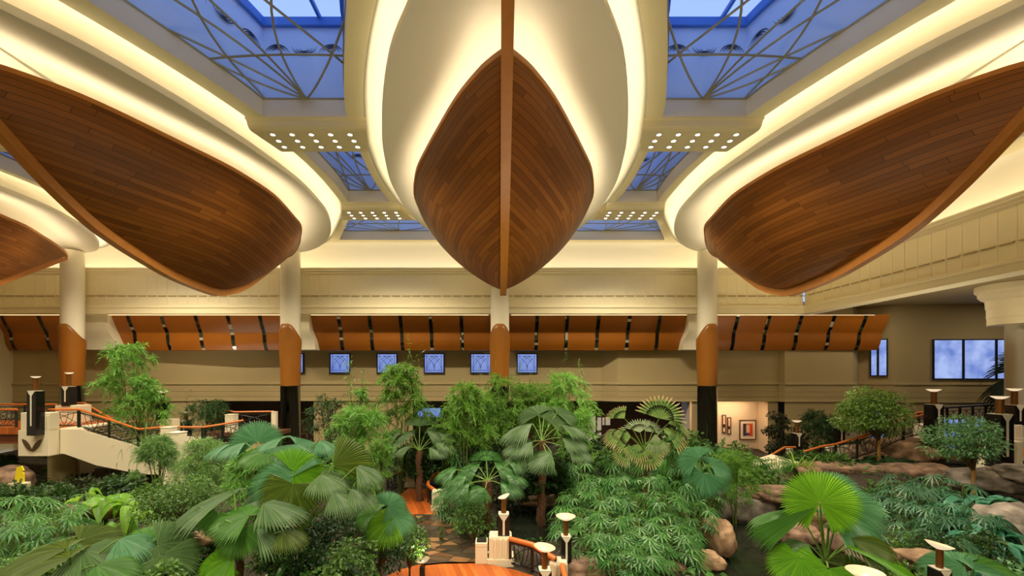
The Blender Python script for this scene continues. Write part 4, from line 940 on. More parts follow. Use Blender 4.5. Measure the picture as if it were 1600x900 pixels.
# ---- bamboo clumps
def bamboo(px,pt,pb,w,Y,mat,label,n=2600,leaf=.28,seed=0,wisps=0,name='bamboo',cat='bamboo',group='bamboo clumps',blobs=None,lw=.13):
    r=np.random.default_rng(seed+100); p,g=base(px,pt,Y); W=w/F*Y; top=p.z-g; low=P(px,pb,Y).z-g
    o=thing(name,label,cat,(p.x,Y,g),0,group)
    # plume centres : arching culms ending in leafy plumes
    n=int(n*1.9); nb=blobs or 44; culm=MB(); O=[];D=[]
    per=n//nb
    for b in range(nb):
        a=r.uniform(0,2*PI); t=r.random()**.8; h=low+(top-low)*(.05+.92*t); rad=W/2*(.85-.5*t**2)*math.sqrt(r.random())
        c=np.array([rad*math.cos(a),rad*math.sin(a)*.8,h]); 
        if b<9: culm.tube([(c[0]*.15,c[1]*.15,0),(c[0]*.3,c[1]*.3,h*.5),(c[0]*.7,c[1]*.7,h*.9),tuple(c)],[.022,.02,.012,.006],5,cap=False)
        out=norm(np.array([c[0],c[1],.25*W])); 
        # plume: sprays along drooping twigs
        for s in range(max(1,per//16)):
            d=norm(out*.6+r.normal(0,.75,3)+np.array([0,0,.15])); ln=min(W,2.6)*r.uniform(.10,.26); tt=np.linspace(.15,1,16)[:,None]
            q=c+d*ln*tt-np.array([0,0,1])*(ln*.55)*tt**2
            O.append(q); D.append(norm(d+np.array([0,0,-.55])+r.normal(0,.55,(16,3))))
    for s in range(wisps):
        a=r.uniform(-1,1); x0=a*W*.4; ht=top*(1.0+.25*r.random()); x1=x0+r.uniform(-.12,.12)*W
        culm.tube([(x0*.4,0,low),(x0,0,top*.9),(x1,0,ht)],[.012,.008,.003],4,cap=False)
        tt=np.linspace(.3,1,14)[:,None]; q=np.array([x0,0,top*.75])+(np.array([x1,0,ht])-np.array([x0,0,top*.75]))*tt; O.append(q+r.normal(0,.05,(14,3))); D.append(norm(r.normal(0,1,(14,3))))
    O=np.concatenate(O); D=np.concatenate(D); k=len(O); lb=LB_()
    lb.leaves(O,D,norm(np.array([0,-.4,1])+r.normal(0,.5,(k,3))),leaf*r.uniform(.6,1.15,k),leaf*lw*r.uniform(.8,1.2,k),.2)
    lb.build('foliage',mat,o); culm.build('culms',TWIG,o,loc=(0,0,0)); return o
# ---- small leaved tree / shrub
def shrub(px,pt,pb,w,Y,mat,label,n=2600,leaf=.11,seed=0,trunk=None,name='shrub',cat='shrub',group=None,nb=16,trmat=None,flatn=.8):
    r=np.random.default_rng(seed+500); p,g=base(px,pt,Y); W=w/F*Y; top=p.z-g; low=max(P(px,pb,Y).z-g,.05)
    o=thing(name,label,cat,(p.x,Y,g),0,group); O=[];D=[];C=[]
    st=MB()
    tx=0
    if trunk: tx=(trunk-px)/F*Y
    for b in range(nb):
        a=2*PI*b/nb*2.4; t=(b+.5)/nb; h=low+(top-low)*(.12+.72*t); rad=W/2*.72*math.sin(PI*(.22+.62*t))*math.sqrt(r.uniform(.25,1))
        c=np.array([rad*math.cos(a),rad*math.sin(a)*.8,h]); R=W*r.uniform(.16,.26); k=n//nb
        d=norm(r.normal(0,1,(k,3))); q=c+d*R*np.array([1,1,.62])*r.uniform(.55,1.05,(k,1)); O.append(q); D.append(norm(d+np.array([0,0,-.35])+r.normal(0,.5,(k,3))))
        st.tube([(tx,0,max(low*.75,.1)),(tx*.5+c[0]*.4,c[1]*.4,low+(h-low)*.3),tuple(c)],[.035,.022,.008],5,cap=False)
    O=np.concatenate(O);D=np.concatenate(D);k=len(O); lb=LB_(); lb.leaves(O,D,norm(np.array([0,-.3,1])*flatn+r.normal(0,.5,(k,3))),leaf*r.uniform(.7,1.2,k),leaf*.5*r.uniform(.8,1.2,k),.1,pos=.5)
    lb.build('foliage',mat,o); st.build('branches',BARK,o,loc=(0,0,0))
    m=MB(); rr=.07 if trunk else .03
    m.tube([(tx+.04,0,-.1),(tx,0,low*.4+.05),(tx,0,max(low*.8,.15))],[rr*1.15,rr,rr*.85],9); m.build('trunk',trmat or BARK,o,loc=(0,0,0),smooth=True)
    return o
# ---- fan leaf
def fanleaf(mb,H,axis,nrm,R,span=300,nseg=34,cut=.2,pleat=.035,droop=.25,side=.2,fold=0.0,lenr=1.0):
    # H hub, axis = costa direction, nrm = face normal; droop bends the blade down along the costa, side bends the flanks
    H=np.array(H,float); A=norm(np.array(axis,float)); N=np.array(nrm,float); S=norm(np.cross(A,N)); N=norm(np.cross(S,A)); G=np.array([0,0,-1.])
    rr=[.03,.3,.55,1-cut,1-cut*.45,1.0]
    for i in range(nseg):
        t0=math.radians(-span/2+span*i/nseg); t1=math.radians(-span/2+span*(i+1)/nseg); tm=(t0+t1)/2
        ln=R*(1-.22*(abs(tm)/PI)**1.5)*(1+.03*math.sin(i*2.7)); vs=[];uv=[]
        for j,q in enumerate(rr):
            shr=1.0 if q<=1-cut+1e-6 else (.62 if j==4 else .06)
            for s_,(t,pl) in enumerate(((t0,0),(tm,1),(t1,0))):
                tt=tm+(t-tm)*shr; rad=q*ln; x=rad*math.sin(tt); y=rad*math.cos(tt)*lenr
                dz=pl*pleat*R*min(q*1.6,1)*(1 if j<5 else .2)
                b=droop*max(y,0)**2/R + side*x*x/R + (.10*R if j==5 else (.03*R if j==4 else 0))*(droop+side)
                f=fold*abs(x)
                p=H+A*y+S*x+N*(dz-f)+G*b
                vs.append(p); uv.append((q,i/nseg))
        fs=[]
        for j in range(len(rr)-1):
            a=j*3; fs+= [(a,a+1,a+4,a+3),(a+1,a+2,a+5,a+4)]
        mb.add(vs,fs,0,uv)
def imgdir(phi): return np.array([math.cos(math.radians(phi)),0,math.sin(math.radians(phi))])
CAMV=lambda px,py: norm(np.array([-(px-VX)/F,-1,(py-VY)/F]))
def fanpalm(name,label,cat,crown,Y,leaves,trunk_r=.06,group=None,trmat=TRUNK,trunk=True,zb=None):
    # crown = px of the crown base; leaves: (hub px,py, R px, phi, tilt, matkey, span, droop, dY)
    c=P(crown[0],crown[1],Y); g=ground(c.x,Y) if zb is None else zb
    o=thing(name,label,cat,(c.x,Y,g),0,group); C=np.array([0,0,c.z-g])
    if trunk and c.z-g>.15:
        m=MB(); n=max(3,int((c.z-g)/.2)); m.tube([(.03*math.sin(i*1.3),.03*math.cos(i),(c.z-g+.08)*i/n-.05) for i in range(n+1)],[trunk_r*(1.15+.12*(i%2)) for i in range(n+1)],9); m.build('trunk',trmat,o,loc=(0,0,0),smooth=True)
    for lf in leaves:
        hx,hy,R,phi,tilt,mk=lf[:6]; span=lf[6] if len(lf)>6 else 290; droop=lf[7] if len(lf)>7 else .2; dY=lf[8] if len(lf)>8 else 0.0; cut=lf[9] if len(lf)>9 else .2
        h=P(hx,hy,Y+dY); H=np.array([h.x-c.x,dY,h.z-g]); Rm=.92*R/F*(Y+dY); cv=CAMV(hx,hy); up=np.array([0,0,1.])
        a0=imgdir(phi); N=norm(cv*(1-tilt)+up*tilt+ (a0*.15)); A=a0-N*np.dot(a0,N); 
        if np.linalg.norm(A)<.25: A=A+np.array([0,-.6,0])
        m=MB(); fanleaf(m,H,A,N,Rm*(.92 if droop>.55 else 1),span,nseg=max(14,int(span/(9 if mk in('fandry','fanpale') else 4.6))),droop=droop*.62,side=lf[10] if len(lf)>10 else droop*.6,cut=.46 if mk in('fandry','fanpale') else max(cut,.14)+.06,pleat=.022)
        mid=(C+H)/2+np.array([0,0,.12*np.linalg.norm(H-C)]); 
        pth=[(C*(1-t)**2+2*mid*t*(1-t)+H*t*t) for t in np.linspace(0,1,7)]
        m.cur=1; m.tube(pth,[.022,.02,.018,.016,.015,.014,.013],5,cap=False)
        m.build('leaf',[LM[mk],STALK],o,loc=(0,0,0))
    return o
# ---- finger (lady) palm clump
def rhapis_proto(seed,mat,nl=24,h=1.5,spread=.75,leafR=.36,nf=9,low=.25):
    r=np.random.default_rng(seed+900); o=thing('finger_palm','finger palm','palm'); lb=LB_(); cane=MB()
    for c in range(7):
        a=r.uniform(0,2*PI); rad=spread*.5*math.sqrt(r.random()); cane.tube([(rad*math.cos(a)*.7,rad*math.sin(a)*.7,-.1),(rad*math.cos(a),rad*math.sin(a),h*r.uniform(.6,.9))],.012,5)
    for i in range(nl):
        a=r.uniform(0,2*PI); t=r.random(); z=h*(low+(1-low)*t); rad=spread*(.35+.65*(1-t)**.5)*r.uniform(.6,1); d=np.array([math.cos(a),math.sin(a),.0])
        H=d*rad+np.array([0,0,z]); cane.tube([tuple(d*rad*.2+np.array([0,0,z*.8])),tuple(d*rad*.6+np.array([0,0,z*.98])),tuple(H)],.006,4,cap=False)
        N=norm(np.array([0,0,1])+d*.45+r.normal(0,.2,3)); S=norm(np.cross(d,N)); A=norm(np.cross(N,S)); 
        th=np.radians(np.linspace(-125,125,nf)); D=A[None]*np.cos(th)[:,None]+S[None]*np.sin(th)[:,None]
        R=leafR*r.uniform(.75,1.15); lb.leaves(np.repeat(H[None],nf,0),D,np.repeat(N[None],nf,0),R*(1-.25*np.abs(th)/2.2),R*.15,.38,.18,.55)
    lb.build('foliage',mat,o); cane.build('canes',TWIG,o,loc=(0,0,0)); return o
# ---- rosette / broad leaf plants
def strap(mb,O,d,L,W,arch,n=6,wave=0,up=.75):
    O=np.array(O,float); d=norm(np.array([d[0],d[1],0.])); s=np.array([-d[1],d[0],0]); rows=[]
    for i in range(n+1):
        t=i/n; p=O+d*L*t*(1-.15*t)+np.array([0,0,1])*L*(up*t-arch*t*t); w=W/2*math.sin(PI*min(.12+.88*t,1))**.7 if t<1 else 0.002
        rows.append([p+s*w+np.array([0,0,w*.35]),p,p-s*w+np.array([0,0,w*.35])])
    mb.grid(rows)
def rosette_proto(mat,seed,n=26,L=.6,W=.05,stem=.3,name='rosette_plant'):
    r=np.random.default_rng(seed); o=thing(name,'rosette','plant'); m=MB()
    for i in range(n):
        a=i*2.4; t=i/n; strap(m,(0,0,stem+.05*t),(math.cos(a),math.sin(a)),L*r.uniform(.8,1.1),W,1.0-.75*t+.1,up=.5+.75*t)
    m.build('foliage',mat,o,loc=(0,0,0)); m=MB(); m.tube([(0,0,-.1),(0,0,stem+.05)],.03,7); m.build('stem',BARK,o,loc=(0,0,0)); return o
def broad_proto(mat,seed,n=14,L=.55,W=.26,h=.6,name='broadleaf_plant'):
    r=np.random.default_rng(seed); o=thing(name,'broadleaf','plant'); m=MB(); st=MB()
    for i in range(n):
        a=i*2.4+r.uniform(-.3,.3); t=r.uniform(.2,1); d=np.array([math.cos(a),math.sin(a),0]); rad=.12+.35*(1-t); z=h*(.35+.65*t); B=d*rad+np.array([0,0,z])
        st.tube([(0,0,0),tuple(d*rad*.4+np.array([0,0,z*.7])),tuple(B)],.009,4,cap=False)
        LL=L*r.uniform(.75,1.15); WW=W*r.uniform(.85,1.15); s=np.array([-d[1],d[0],0]); rows=[]; tilt=r.uniform(-.1,.5); N=6
        for k in range(N+1):
            q=k/N; w=WW/2*(math.sin(PI*q**.75)**.8 if 0<q<1 else .01); p=B+d*LL*q*.95+np.array([0,0,1])*LL*(tilt*q-.55*q*q)
            rows.append([p+s*w+np.array([0,0,w*.25]),p+s*w*.5+np.array([0,0,w*.06]),p,p-s*w*.5+np.array([0,0,w*.06]),p-s*w+np.array([0,0,w*.25])])
        m.grid(rows)
    m.build('foliage',mat,o,True,loc=(0,0,0)); st.build('stalks',STALK,o,loc=(0,0,0)); return o
PROTO={}
def put(key,px,pt,Y,hpx,label,group,rz=None,sx=1.0):
    # top of the plant at (px,pt), its size from hpx (pixels of height), feet on the soil
    pr,h0,used=PROTO[key]; p,g=base(px,pt,Y); s=hpx/F*Y/h0; z=max(p.z-s*h0,g-.02) if p.z-s*h0<g+.9 else p.z-s*h0
    z=g if abs(z-g)<.3 else z
    s2=(p.z-z)/h0
    sc=(s*sx,s*sx,max(s2,s*.6)) if z>g-.05 else s
    if p.z-s*h0>g+.05: z=g; sc=(s*sx*1.0,s*sx*1.0,(p.z-g)/h0)
    rz=rng.uniform(0,2*PI) if rz is None else rz
    if not used:
        PROTO[key][2]=True; pr.location=(p.x,Y,z); pr.rotation_euler=(0,0,rz); pr.scale=sc; tag(pr,label,group=group); return pr
    return dup(pr,(p.x,Y,z),rz,sc,label,group)
# ---- bamboo and feathery clumps
bamboo(206,540,660,128,21.6,LM['bamlite'],'bright bamboo-like tree standing alone in front of the far left wall',4600,.25,1,0,name='bamboo_tree',blobs=64)
bamboo(220,592,664,96,21.2,LM['bamlite'],'bright low foliage at the foot of the lone bamboo tree',2400,.24,41,0)
bamboo(624,570,690,112,19.6,LM['bamboo'],'tall bamboo clump below the third and fourth leaded windows',3400,.27,2,3)
bamboo(566,636,716,122,17.6,LM['bamlite'],'bright low bamboo clump left of the tall window clump',3400,.24,3,0)
bamboo(556,600,650,40,18.6,LM['bamlite'],'sparse yellowish bamboo with bare twigs beside the tall clump',350,.24,4,8,blobs=8)
bamboo(726,604,700,108,18.8,LM['bamboo'],'bamboo clump left of the central column',3000,.26,5,2)
bamboo(790,588,680,106,20.6,LM['bamboo'],'rounded bamboo clump in front of the central column',2800,.25,6,3)
bamboo(888,586,680,112,20.2,LM['bamlite'],'bamboo clump right of the central column with thin bare shoots',2800,.26,7,7)
bamboo(906,640,716,62,18.0,LM['bamlite'],'lower bright bamboo clump above the drooping grey fan leaves',1800,.24,8,0)
bamboo(700,632,700,60,20.2,LM['bamboo'],'lower bamboo left edge of the central thicket',1600,.25,30,0)
bamboo(758,616,690,76,20.0,LM['bamboo'],'bamboo filling the gap left of the central column',2200,.25,31,1)
bamboo(838,602,680,84,21.0,LM['bamboo'],'bamboo filling the gap right of the central column',2400,.25,32,2)
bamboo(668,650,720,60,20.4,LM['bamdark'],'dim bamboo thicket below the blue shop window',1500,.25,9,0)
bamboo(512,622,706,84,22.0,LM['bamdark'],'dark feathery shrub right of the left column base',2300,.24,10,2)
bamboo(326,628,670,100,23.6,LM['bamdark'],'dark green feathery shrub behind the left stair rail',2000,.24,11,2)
bamboo(318,690,770,96,14.8,LM['soft'],'pale feathery clump right of the white posts',6500,.19,12,0,name='feathery_shrub',cat='shrub',lw=.08)
bamboo(246,684,742,66,15.6,LM['soft'],'pale feathery clump left of the tall white post',4500,.19,13,0,name='feathery_shrub',cat='shrub',lw=.08)
bamboo(400,706,776,90,14.0,LM['bamlite'],'soft green feathery clump between the left fan palms',6000,.19,14,0,name='feathery_shrub',cat='shrub',lw=.1)
bamboo(1150,706,770,96,16.4,LM['bamboo'],'fine-leaved green clump above the grey pool boulder',2600,.19,15,0,name='feathery_shrub',cat='shrub',lw=.1)
bamboo(1276,642,706,70,22.6,LM['bamdark'],'dark green feathery shrub between the two small torch lamps',2000,.26,16,0)
bamboo(8,712,750,50,21.4,LM['bamdark'],'dark foliage under the left footbridge',1600,.2,17,0)
bamboo(540,716,780,110,13.6,LM['bamboo'],'green feathery undergrowth right of the left fan palms',2400,.18,18,0,name='feathery_shrub',cat='shrub',lw=.12)
bamboo(592,690,750,54,16.6,LM['bamboo'],'green undergrowth left of the small footbridge',1500,.2,19,0,name='feathery_shrub',cat='shrub')
# ---- small leaved trees and shrubs
shrub(1360,606,676,112,19.6,LM['small2'],'small-leaved tree with tan trunk in front of the angled right wall',6400,.14,1,1373,'small_tree','tree','small-leaved trees',22,TANTR)
shrub(1510,650,718,114,15.2,LM['smallblue'],'small-leaved tree with thin tan trunk in front of the arched bridge',4600,.11,2,1521,'small_tree','tree','small-leaved trees',20,TANTR)
shrub(272,750,816,128,11.3,LM['small'],'dense small-leaved shrub behind the lower left fan leaves',3200,.085,3,None,nb=22)
shrub(1215,632,728,42,23.4,LM['dark'],'dark upright shrub right of the gallery pictures',1500,.16,4,None)
shrub(1240,668,720,50,23.0,LM['dark'],'dark low shrub behind the left small torch lamp',1200,.15,5,None)
shrub(1300,646,690,50,24.4,LM['dark'],'dark hedge shrub against the right back wall',1300,.15,6,None)
shrub(170,742,790,60,16.8,LM['bamdark'],'dark shrub below the stair stringer',1200,.14,7,None)
shrub(690,820,870,10,14,LM['small'],'tiny shrub at the right edge of the slate path',120,.06,8,None)
for i,(x,y,w,Y,mk) in enumerate([(590,846,120,10.6,'broaddark'),(640,838,60,11.2,'small'),(540,866,110,9.4,'small'),(470,872,100,9.0,'broaddark'),(430,858,80,9.6,'small'),(560,800,110,11.6,'broaddark'),(500,826,90,10.4,'broaddark'),(740,800,70,14.0,'small')]):
    shrub(x,y-22,y+40,w,Y,LM[mk],['dark glossy low shrub in front of the slate path','fine low shrub touching the left edge of the slate path','leafy ground shrub at the bottom left of the deck','dark leafy ground shrub left of the bottom centre','small-leaved ground shrub under the left fan palms','dark undergrowth below the arching palms at left','dark undergrowth in the middle of the left bed','low shrub at the right side of the slate path'][i],1300,.10,20+i,None,nb=12,group='low ground shrubs')
# ---- fan palms
fanpalm('fan_palm','big round-leaved fan palm in the right foreground above the pool','fan palm',(1290,880),8.3,[
 (1281,786,64,90,.12,'fanlime',322,.12,0,.05),(1316,790,66,22,.35,'fanblue',250,.35,.5),(1296,806,74,-2,.75,'fanblue',210,.4,.2,.2,.5),(1330,842,64,16,.62,'fanolive',210,.4,-.3,.06),
 (1276,792,118,206,.66,'fan',26,.1,0,.1,.3),(1244,796,76,168,.8,'fan',60,.4,.4,.07,.7),(1250,872,54,210,.6,'fanlime',200,.3,-.5,.06),(1294,888,70,262,.6,'fanlime',260,.3,-.8,.06),
 (1325,856,96,-18,.85,'fanlime',110,.45,-.5,.05),(1322,888,42,70,.5,'fanolive',200,.2,-.3,.04),(1302,764,42,84,.3,'fanblue',260,.2,1.2),(1262,850,40,165,.85,'fangrey',150,.3,0)],.05,'large round-leaved fan palms')
fanpalm('fan_palm','fan palm with overlapping green and bluish leaves at left centre','fan palm',(470,830),9.2,[
 (456,746,72,158,.45,'fanblue',230,.3,.2),(456,736,66,32,.35,'fanlime',220,.35,.3),(458,756,58,255,.4,'fanolive',220,.3,-.1),(520,728,74,38,.25,'fanolive',110,.25,.2,.08),(500,742,56,0,.84,'fangrey',200,.5,.1),(430,770,62,190,.86,'fangrey',210,.5,0),(520,770,58,-8,.9,'fangrey',170,.6,-.2),(556,730,54,24,.8,'fangrey',150,.6,.3),(548,764,54,5,.9,'fangrey',170,.7,.1)],.05,'large round-leaved fan palms')
fanpalm('fan_palm','fan palm with folded leaves just right of the white square post','fan palm',(430,745),11.4,[
 (402,690,48,104,.2,'fanblue',230,.2,.2),(384,692,48,165,.8,'fanblue',210,.5,0),(440,686,44,195,.82,'fanblue',190,.4,.3),(462,694,54,-12,.78,'fanblue',270,.45,0),(415,706,46,230,.75,'fan',240,.3,-.2),(360,694,44,178,.86,'fanblue',170,.6,.1),(498,690,38,0,.86,'fanblue',170,.6,.2)],.05,'large round-leaved fan palms')
fanpalm('fan_palm','low fan palm with bright glossy leaves at left front','fan palm',(372,872),8.4,[
 (366,772,92,178,.84,'fangrey',150,.55,.3),(390,806,66,110,.7,'fan',260,.35,0),(412,786,76,4,.9,'fangrey',150,.3,.2),(378,826,44,262,.35,'fan',250,.3,-.2,.06),(366,870,52,196,.55,'fanlime',220,.35,-.4,.06),(340,800,38,250,.3,'fan',200,.2,0,.05),(400,826,70,-10,.92,'fangrey',110,.5,-.1),(346,884,36,235,.4,'fanlime',230,.2,-.5,.05),(440,830,46,-20,.85,'fanolive',170,.5,-.1)],.06,'large round-leaved fan palms')
fanpalm('fan_palm','wide olive fan palm filling the lower left corner','fan palm',(112,905),7.4,[
 (104,858,92,168,.76,'fanolive',160,.4,0),(124,846,70,60,.6,'fanolive',170,.4,.3),(128,860,82,4,.78,'fangrey',180,.4,.1),(110,872,84,195,.8,'fanolive',150,.4,-.3),(150,884,66,-8,.82,'fan',160,.35,-.4),(186,842,56,18,.82,'fanblue',150,.5,.3),(100,852,74,150,.8,'fangrey',120,.4,.4)],.05,'large round-leaved fan palms')
fanpalm('fan_palm','pale spreading fan palm between the corner palm and the shrub','fan palm',(262,900),7.9,[
 (246,852,66,8,.35,'fangrey',240,.35,0),(232,846,50,120,.4,'fan',200,.4,.2),(256,866,60,-60,.4,'fangrey',200,.3,-.2),(228,860,50,200,.6,'fan',190,.4,-.1)],.05,'large round-leaved fan palms')
fanpalm('fan_palm','young fan palm leaning over the left side of the footbridge','fan palm',(596,850),10.3,[
 (606,790,36,40,.3,'fanblue',270,.3,0),(612,812,46,205,.5,'fanlime',230,.45,-.2),(618,806,36,-30,.6,'fanblue',200,.4,-.1),(590,800,40,160,.6,'fan',200,.4,.2)],.04,'large round-leaved fan palms')
fanpalm('fan_palm','drooping grey-green fan palm in the middle above the stream','fan palm',(846,690),16.2,[
 (832,690,54,196,.86,'fangrey',170,.3,-.3,.24),(862,708,54,184,.86,'fangrey',180,.3,-.8,.24),(878,684,48,-10,.82,'fangrey',170,.3,0,.24),(832,662,58,180,.9,'fangrey',150,.5,.3,.24,.4),(850,654,44,60,.5,'fangrey',180,.3,.5,.24),(876,664,48,14,.84,'fangrey',150,.35,.3,.24),(888,702,44,-24,.84,'fangrey',170,.3,-.3,.24),(822,712,42,200,.86,'fangrey',170,.3,-.6,.24),(842,648,40,115,.5,'fangrey',170,.3,.6,.24),(858,722,40,240,.85,'fangrey',180,.25,-1.0,.24),(870,646,36,40,.6,'fangrey',150,.3,.7,.24)],.14,'grey drooping fan palms')
fanpalm('fan_palm','smaller grey fan palm left of the slate path bollards','fan palm',(655,705),18.4,[
 (646,678,36,145,.7,'fangrey',150,.4,.2,.36),(666,674,36,35,.7,'fangrey',150,.4,.2,.36),(634,688,40,182,.86,'fangrey',140,.4,0,.36),(678,688,40,0,.86,'fangrey',140,.4,0,.36),(642,698,36,195,.86,'fangrey',150,.3,-.4,.36),(670,700,36,-15,.86,'fangrey',150,.3,-.4,.36),(656,666,34,90,.45,'fangrey',150,.3,.4,.36),(628,674,34,165,.7,'fangrey',140,.4,.3,.36),(684,676,30,20,.7,'fangrey',140,.4,.3,.36)],.12,'grey drooping fan palms')
fanpalm('fan_palm','dark green fan palm with rough trunk beside the slate path','fan palm',(762,752),14.6,[
 (748,730,38,145,.7,'rhapis',170,.35,.2,.5),(774,728,38,35,.7,'rhapis',170,.35,.2,.5),(730,742,42,184,.86,'rhapis',160,.4,0,.5),(790,740,40,-2,.86,'rhapis',160,.4,0,.5),(734,756,42,195,.86,'rhapis',170,.35,-.4,.5),(782,756,42,-15,.86,'rhapis',170,.35,-.4,.5),(760,720,36,90,.45,'rhapis',160,.3,.4,.5),(712,734,38,172,.8,'rhapis',160,.4,.3,.5),(718,760,38,190,.86,'rhapis',160,.4,-.1,.5),(758,764,38,250,.82,'rhapis',170,.3,-.6,.5),(796,724,32,20,.75,'rhapis',150,.3,.4,.5)],.13,'grey drooping fan palms')
fanpalm('fan_palm','dry-tipped fan palm in front of the dark shop front, right of centre','fan palm',(1008,706),17.0,[
 (1030,654,46,76,.10,'fandry',170,.1,0,.3),(976,654,36,120,.4,'fandry',90,.2,.1,.35),(974,676,36,170,.6,'fandry',110,.3,.2,.35),(998,694,28,250,.35,'fandry',120,.25,-.4,.3),(986,682,34,165,.4,'fandry',120,.25,-.1,.3),(1036,672,40,-10,.6,'fandry',120,.5,0,.3,.7),(1022,688,28,-60,.4,'fandry',110,.3,-.2,.3),(1000,676,34,100,.3,'fanpale',110,.2,.1,.35),(1024,678,34,-85,.2,'fanpale',80,.2,-.5,.35),(982,702,28,215,.4,'fandry',120,.3,-.2,.3),(1010,702,30,-75,.3,'fandry',130,.3,-.5,.3),(1008,674,32,50,.35,'fanpale',100,.2,.2,.35),(1044,662,36,30,.6,'fandry',90,.5,.1,.35,.6)],.12)
fanpalm('fan_palm','teal fan palm at the lower right behind the tilted lamp','fan palm',(1515,915),8.6,[
 (1506,884,62,150,.6,'fanblue',150,.4,0,.06),(1520,890,66,20,.7,'fanblue',140,.5,-.1),(1500,890,60,110,.5,'fanblue',120,.4,.3,.06),(1524,884,56,60,.6,'fan',140,.4,.3)],.05,'large round-leaved fan palms')
fanpalm('fan_palm','young blue-green fan palm behind the right foreground palm','fan palm',(1105,760),15.4,[
 (1092,716,40,130,.4,'fanblue',200,.4,0),(1110,726,36,20,.5,'fanblue',200,.5,0),(1100,740,38,250,.4,'fanblue',220,.3,-.3),(1112,744,30,-30,.5,'fanblue',220,.4,-.2)],.05,'large round-leaved fan palms')
fanpalm('fan_palm','dark palm with hanging fronds behind the capital column by the wide window','palm',(1606,600),22.6,[
 (1600,588,62,172,.5,'palmdark',90,.6,0,.3,1.2),(1604,580,60,120,.3,'palmdark',100,.5,.2,.3,.8),(1612,570,60,80,.3,'palmdark',140,.4,.2,.3),(1600,598,50,215,.4,'palmdark',120,.5,-.2,.3,.8),(1612,596,56,250,.3,'palmdark',160,.4,-.2,.3),(1616,585,60,20,.4,'palmdark',160,.4,0,.3)],.12)
# ---- finger palms
for i in range(3): PROTO[f'fp{i}']=[rhapis_proto(i,LM['rhapis'],28+4*i),1.6,False]
for i in range(2): PROTO[f'fb{i}']=[rhapis_proto(20+i,LM['rhapisbluelit'],28),1.6,False]
A=[(905,722,17.2),(960,716,17.4),(1010,722,17.2),(1062,722,17.0),(1100,738,16.4),(920,746,15.6),(968,744,15.4),(1018,746,15.2),(1068,750,15.2),(1104,768,14.8),(895,772,14.4),(942,770,14.0),(992,772,13.8),(1040,776,13.8),(1084,790,13.8),(905,800,13.0),(950,806,12.4),(1000,812,12.6),(1046,812,12.8),(925,828,11.9),(966,838,11.9),(1014,848,11.8),(1060,852,12.2),(1004,872,10.9),(975,880,10.8),(1030,690,18.6),(1086,690,18.6),(1120,700,18.0),(990,700,18.8)]
for i,(x,y,Y) in enumerate(A):
    put(f'fp{i%3}',x,y-10,Y,78 if Y>14 else 96,'finger palm in the dense mass right of the stream, one of its many clumps','finger palms of the central mass')
for i,(x,y,Y) in enumerate([(1420,756,13.6),(1462,744,13.8),(1500,752,13.4),(1412,786,12.4),(1452,784,12.0),(1494,790,11.8),(1536,800,11.4),(1440,816,11.0),(1490,836,10.4),(1408,746,14.4)]):
    put(f'fb{i%2}',x,y-8,Y,86,'finger palm of the right-hand bed between the round fan leaf and the grey boulder','finger palms of the right bed')
for i,(x,y,Y) in enumerate([(20,774,11.8),(62,780,11.4),(100,790,11.2),(36,806,10.4),(84,812,10.2),(10,826,9.8),(130,776,12.2)]):
    put(f'fp{i%3}',x,y-12,Y,86,'finger palm at the far left edge below the yellow sign','finger palms at the left edge')
for i,(x,y,Y) in enumerate([(704,700,19.2),(716,746,16.4),(700,762,15.8),(742,776,15.0)]):
    put(f'fp{i%3}',x,y-8,Y,64,'finger palm among the shade plants right of the small footbridge','finger palms by the footbridge')
for i,(x,y,Y) in enumerate([(1176,716,18.6),(1136,706,18.8),(1214,724,19.0)]):
    put(f'fp{i%3}',x,y-14,Y,60,'finger palm in front of the gallery niche','finger palms before the gallery')
# ---- rosettes and broad leaves
PROTO['ro']=[rosette_proto(LM['broadlime'],3),.95,False]; PROTO['ro2']=[rosette_proto(LM['soft'],5,34,.6,.03,.4),1.05,False]; PROTO['ro3']=[rosette_proto(LM['rhapis'],7,40,.62,.045,.9),1.5,False]
put('ro',1243,700,18.6,44,'bright green spiky rosette on the stair stringer','spiky rosettes')
put('ro',1262,704,18.2,34,'yellow-green spiky rosette right of the brightest one','spiky rosettes')
put('ro2',1216,706,18.4,42,'pale spiky rosette left of the bright green one','spiky rosettes')
put('ro2',1292,702,18.8,38,'pale spiky rosette by the white stair panel','spiky rosettes')
put('ro3',236,826,8.2,86,'spiky green rosette on a thin stem over the pale fan leaf','spiky rosettes')
put('ro3',196,828,8.6,76,'smaller spiky rosette left of the one on the pale fan leaf','spiky rosettes')
put('ro2',206,640,20.6,60,'grassy pale rosette under the bamboo tree','spiky rosettes')
put('ro2',226,628,20.2,56,'tall grassy rosette right of the bamboo tree trunk','spiky rosettes')
PROTO['bl']=[broad_proto(LM['broadlime'],1,12,.7,.34,.6),.85,False]; PROTO['bb']=[broad_proto(LM['broadbluelit'],2,22,.55,.26,.5),.7,False]; PROTO['bd']=[broad_proto(LM['broaddark'],4,20,.5,.2,.5),.7,False]; PROTO['bg']=[broad_proto(LM['broad'],6,16,.5,.22,.6),.8,False]
put('bl',164,742,12.4,54,'large lime-green broadleaf plant below the stairs','broadleaf plants'); put('bl',200,752,12.0,36,'lime broadleaf plant right of the largest one','broadleaf plants'); put('bl',132,740,12.8,26,'lime broadleaf plant left of the largest one','broadleaf plants')
for i,(x,y,Y) in enumerate([(1516,762,12.6),(1556,760,12.6),(1590,762,12.4),(1530,784,11.6),(1500,776,12.2),(1572,782,11.8),(1546,806,11.0)]): put('bb',x,y-6,Y,48,'broadleaf plant with blue light in its leaf colour, in the lush bed beside the big grey boulder','blue-lit broadleaf bed')
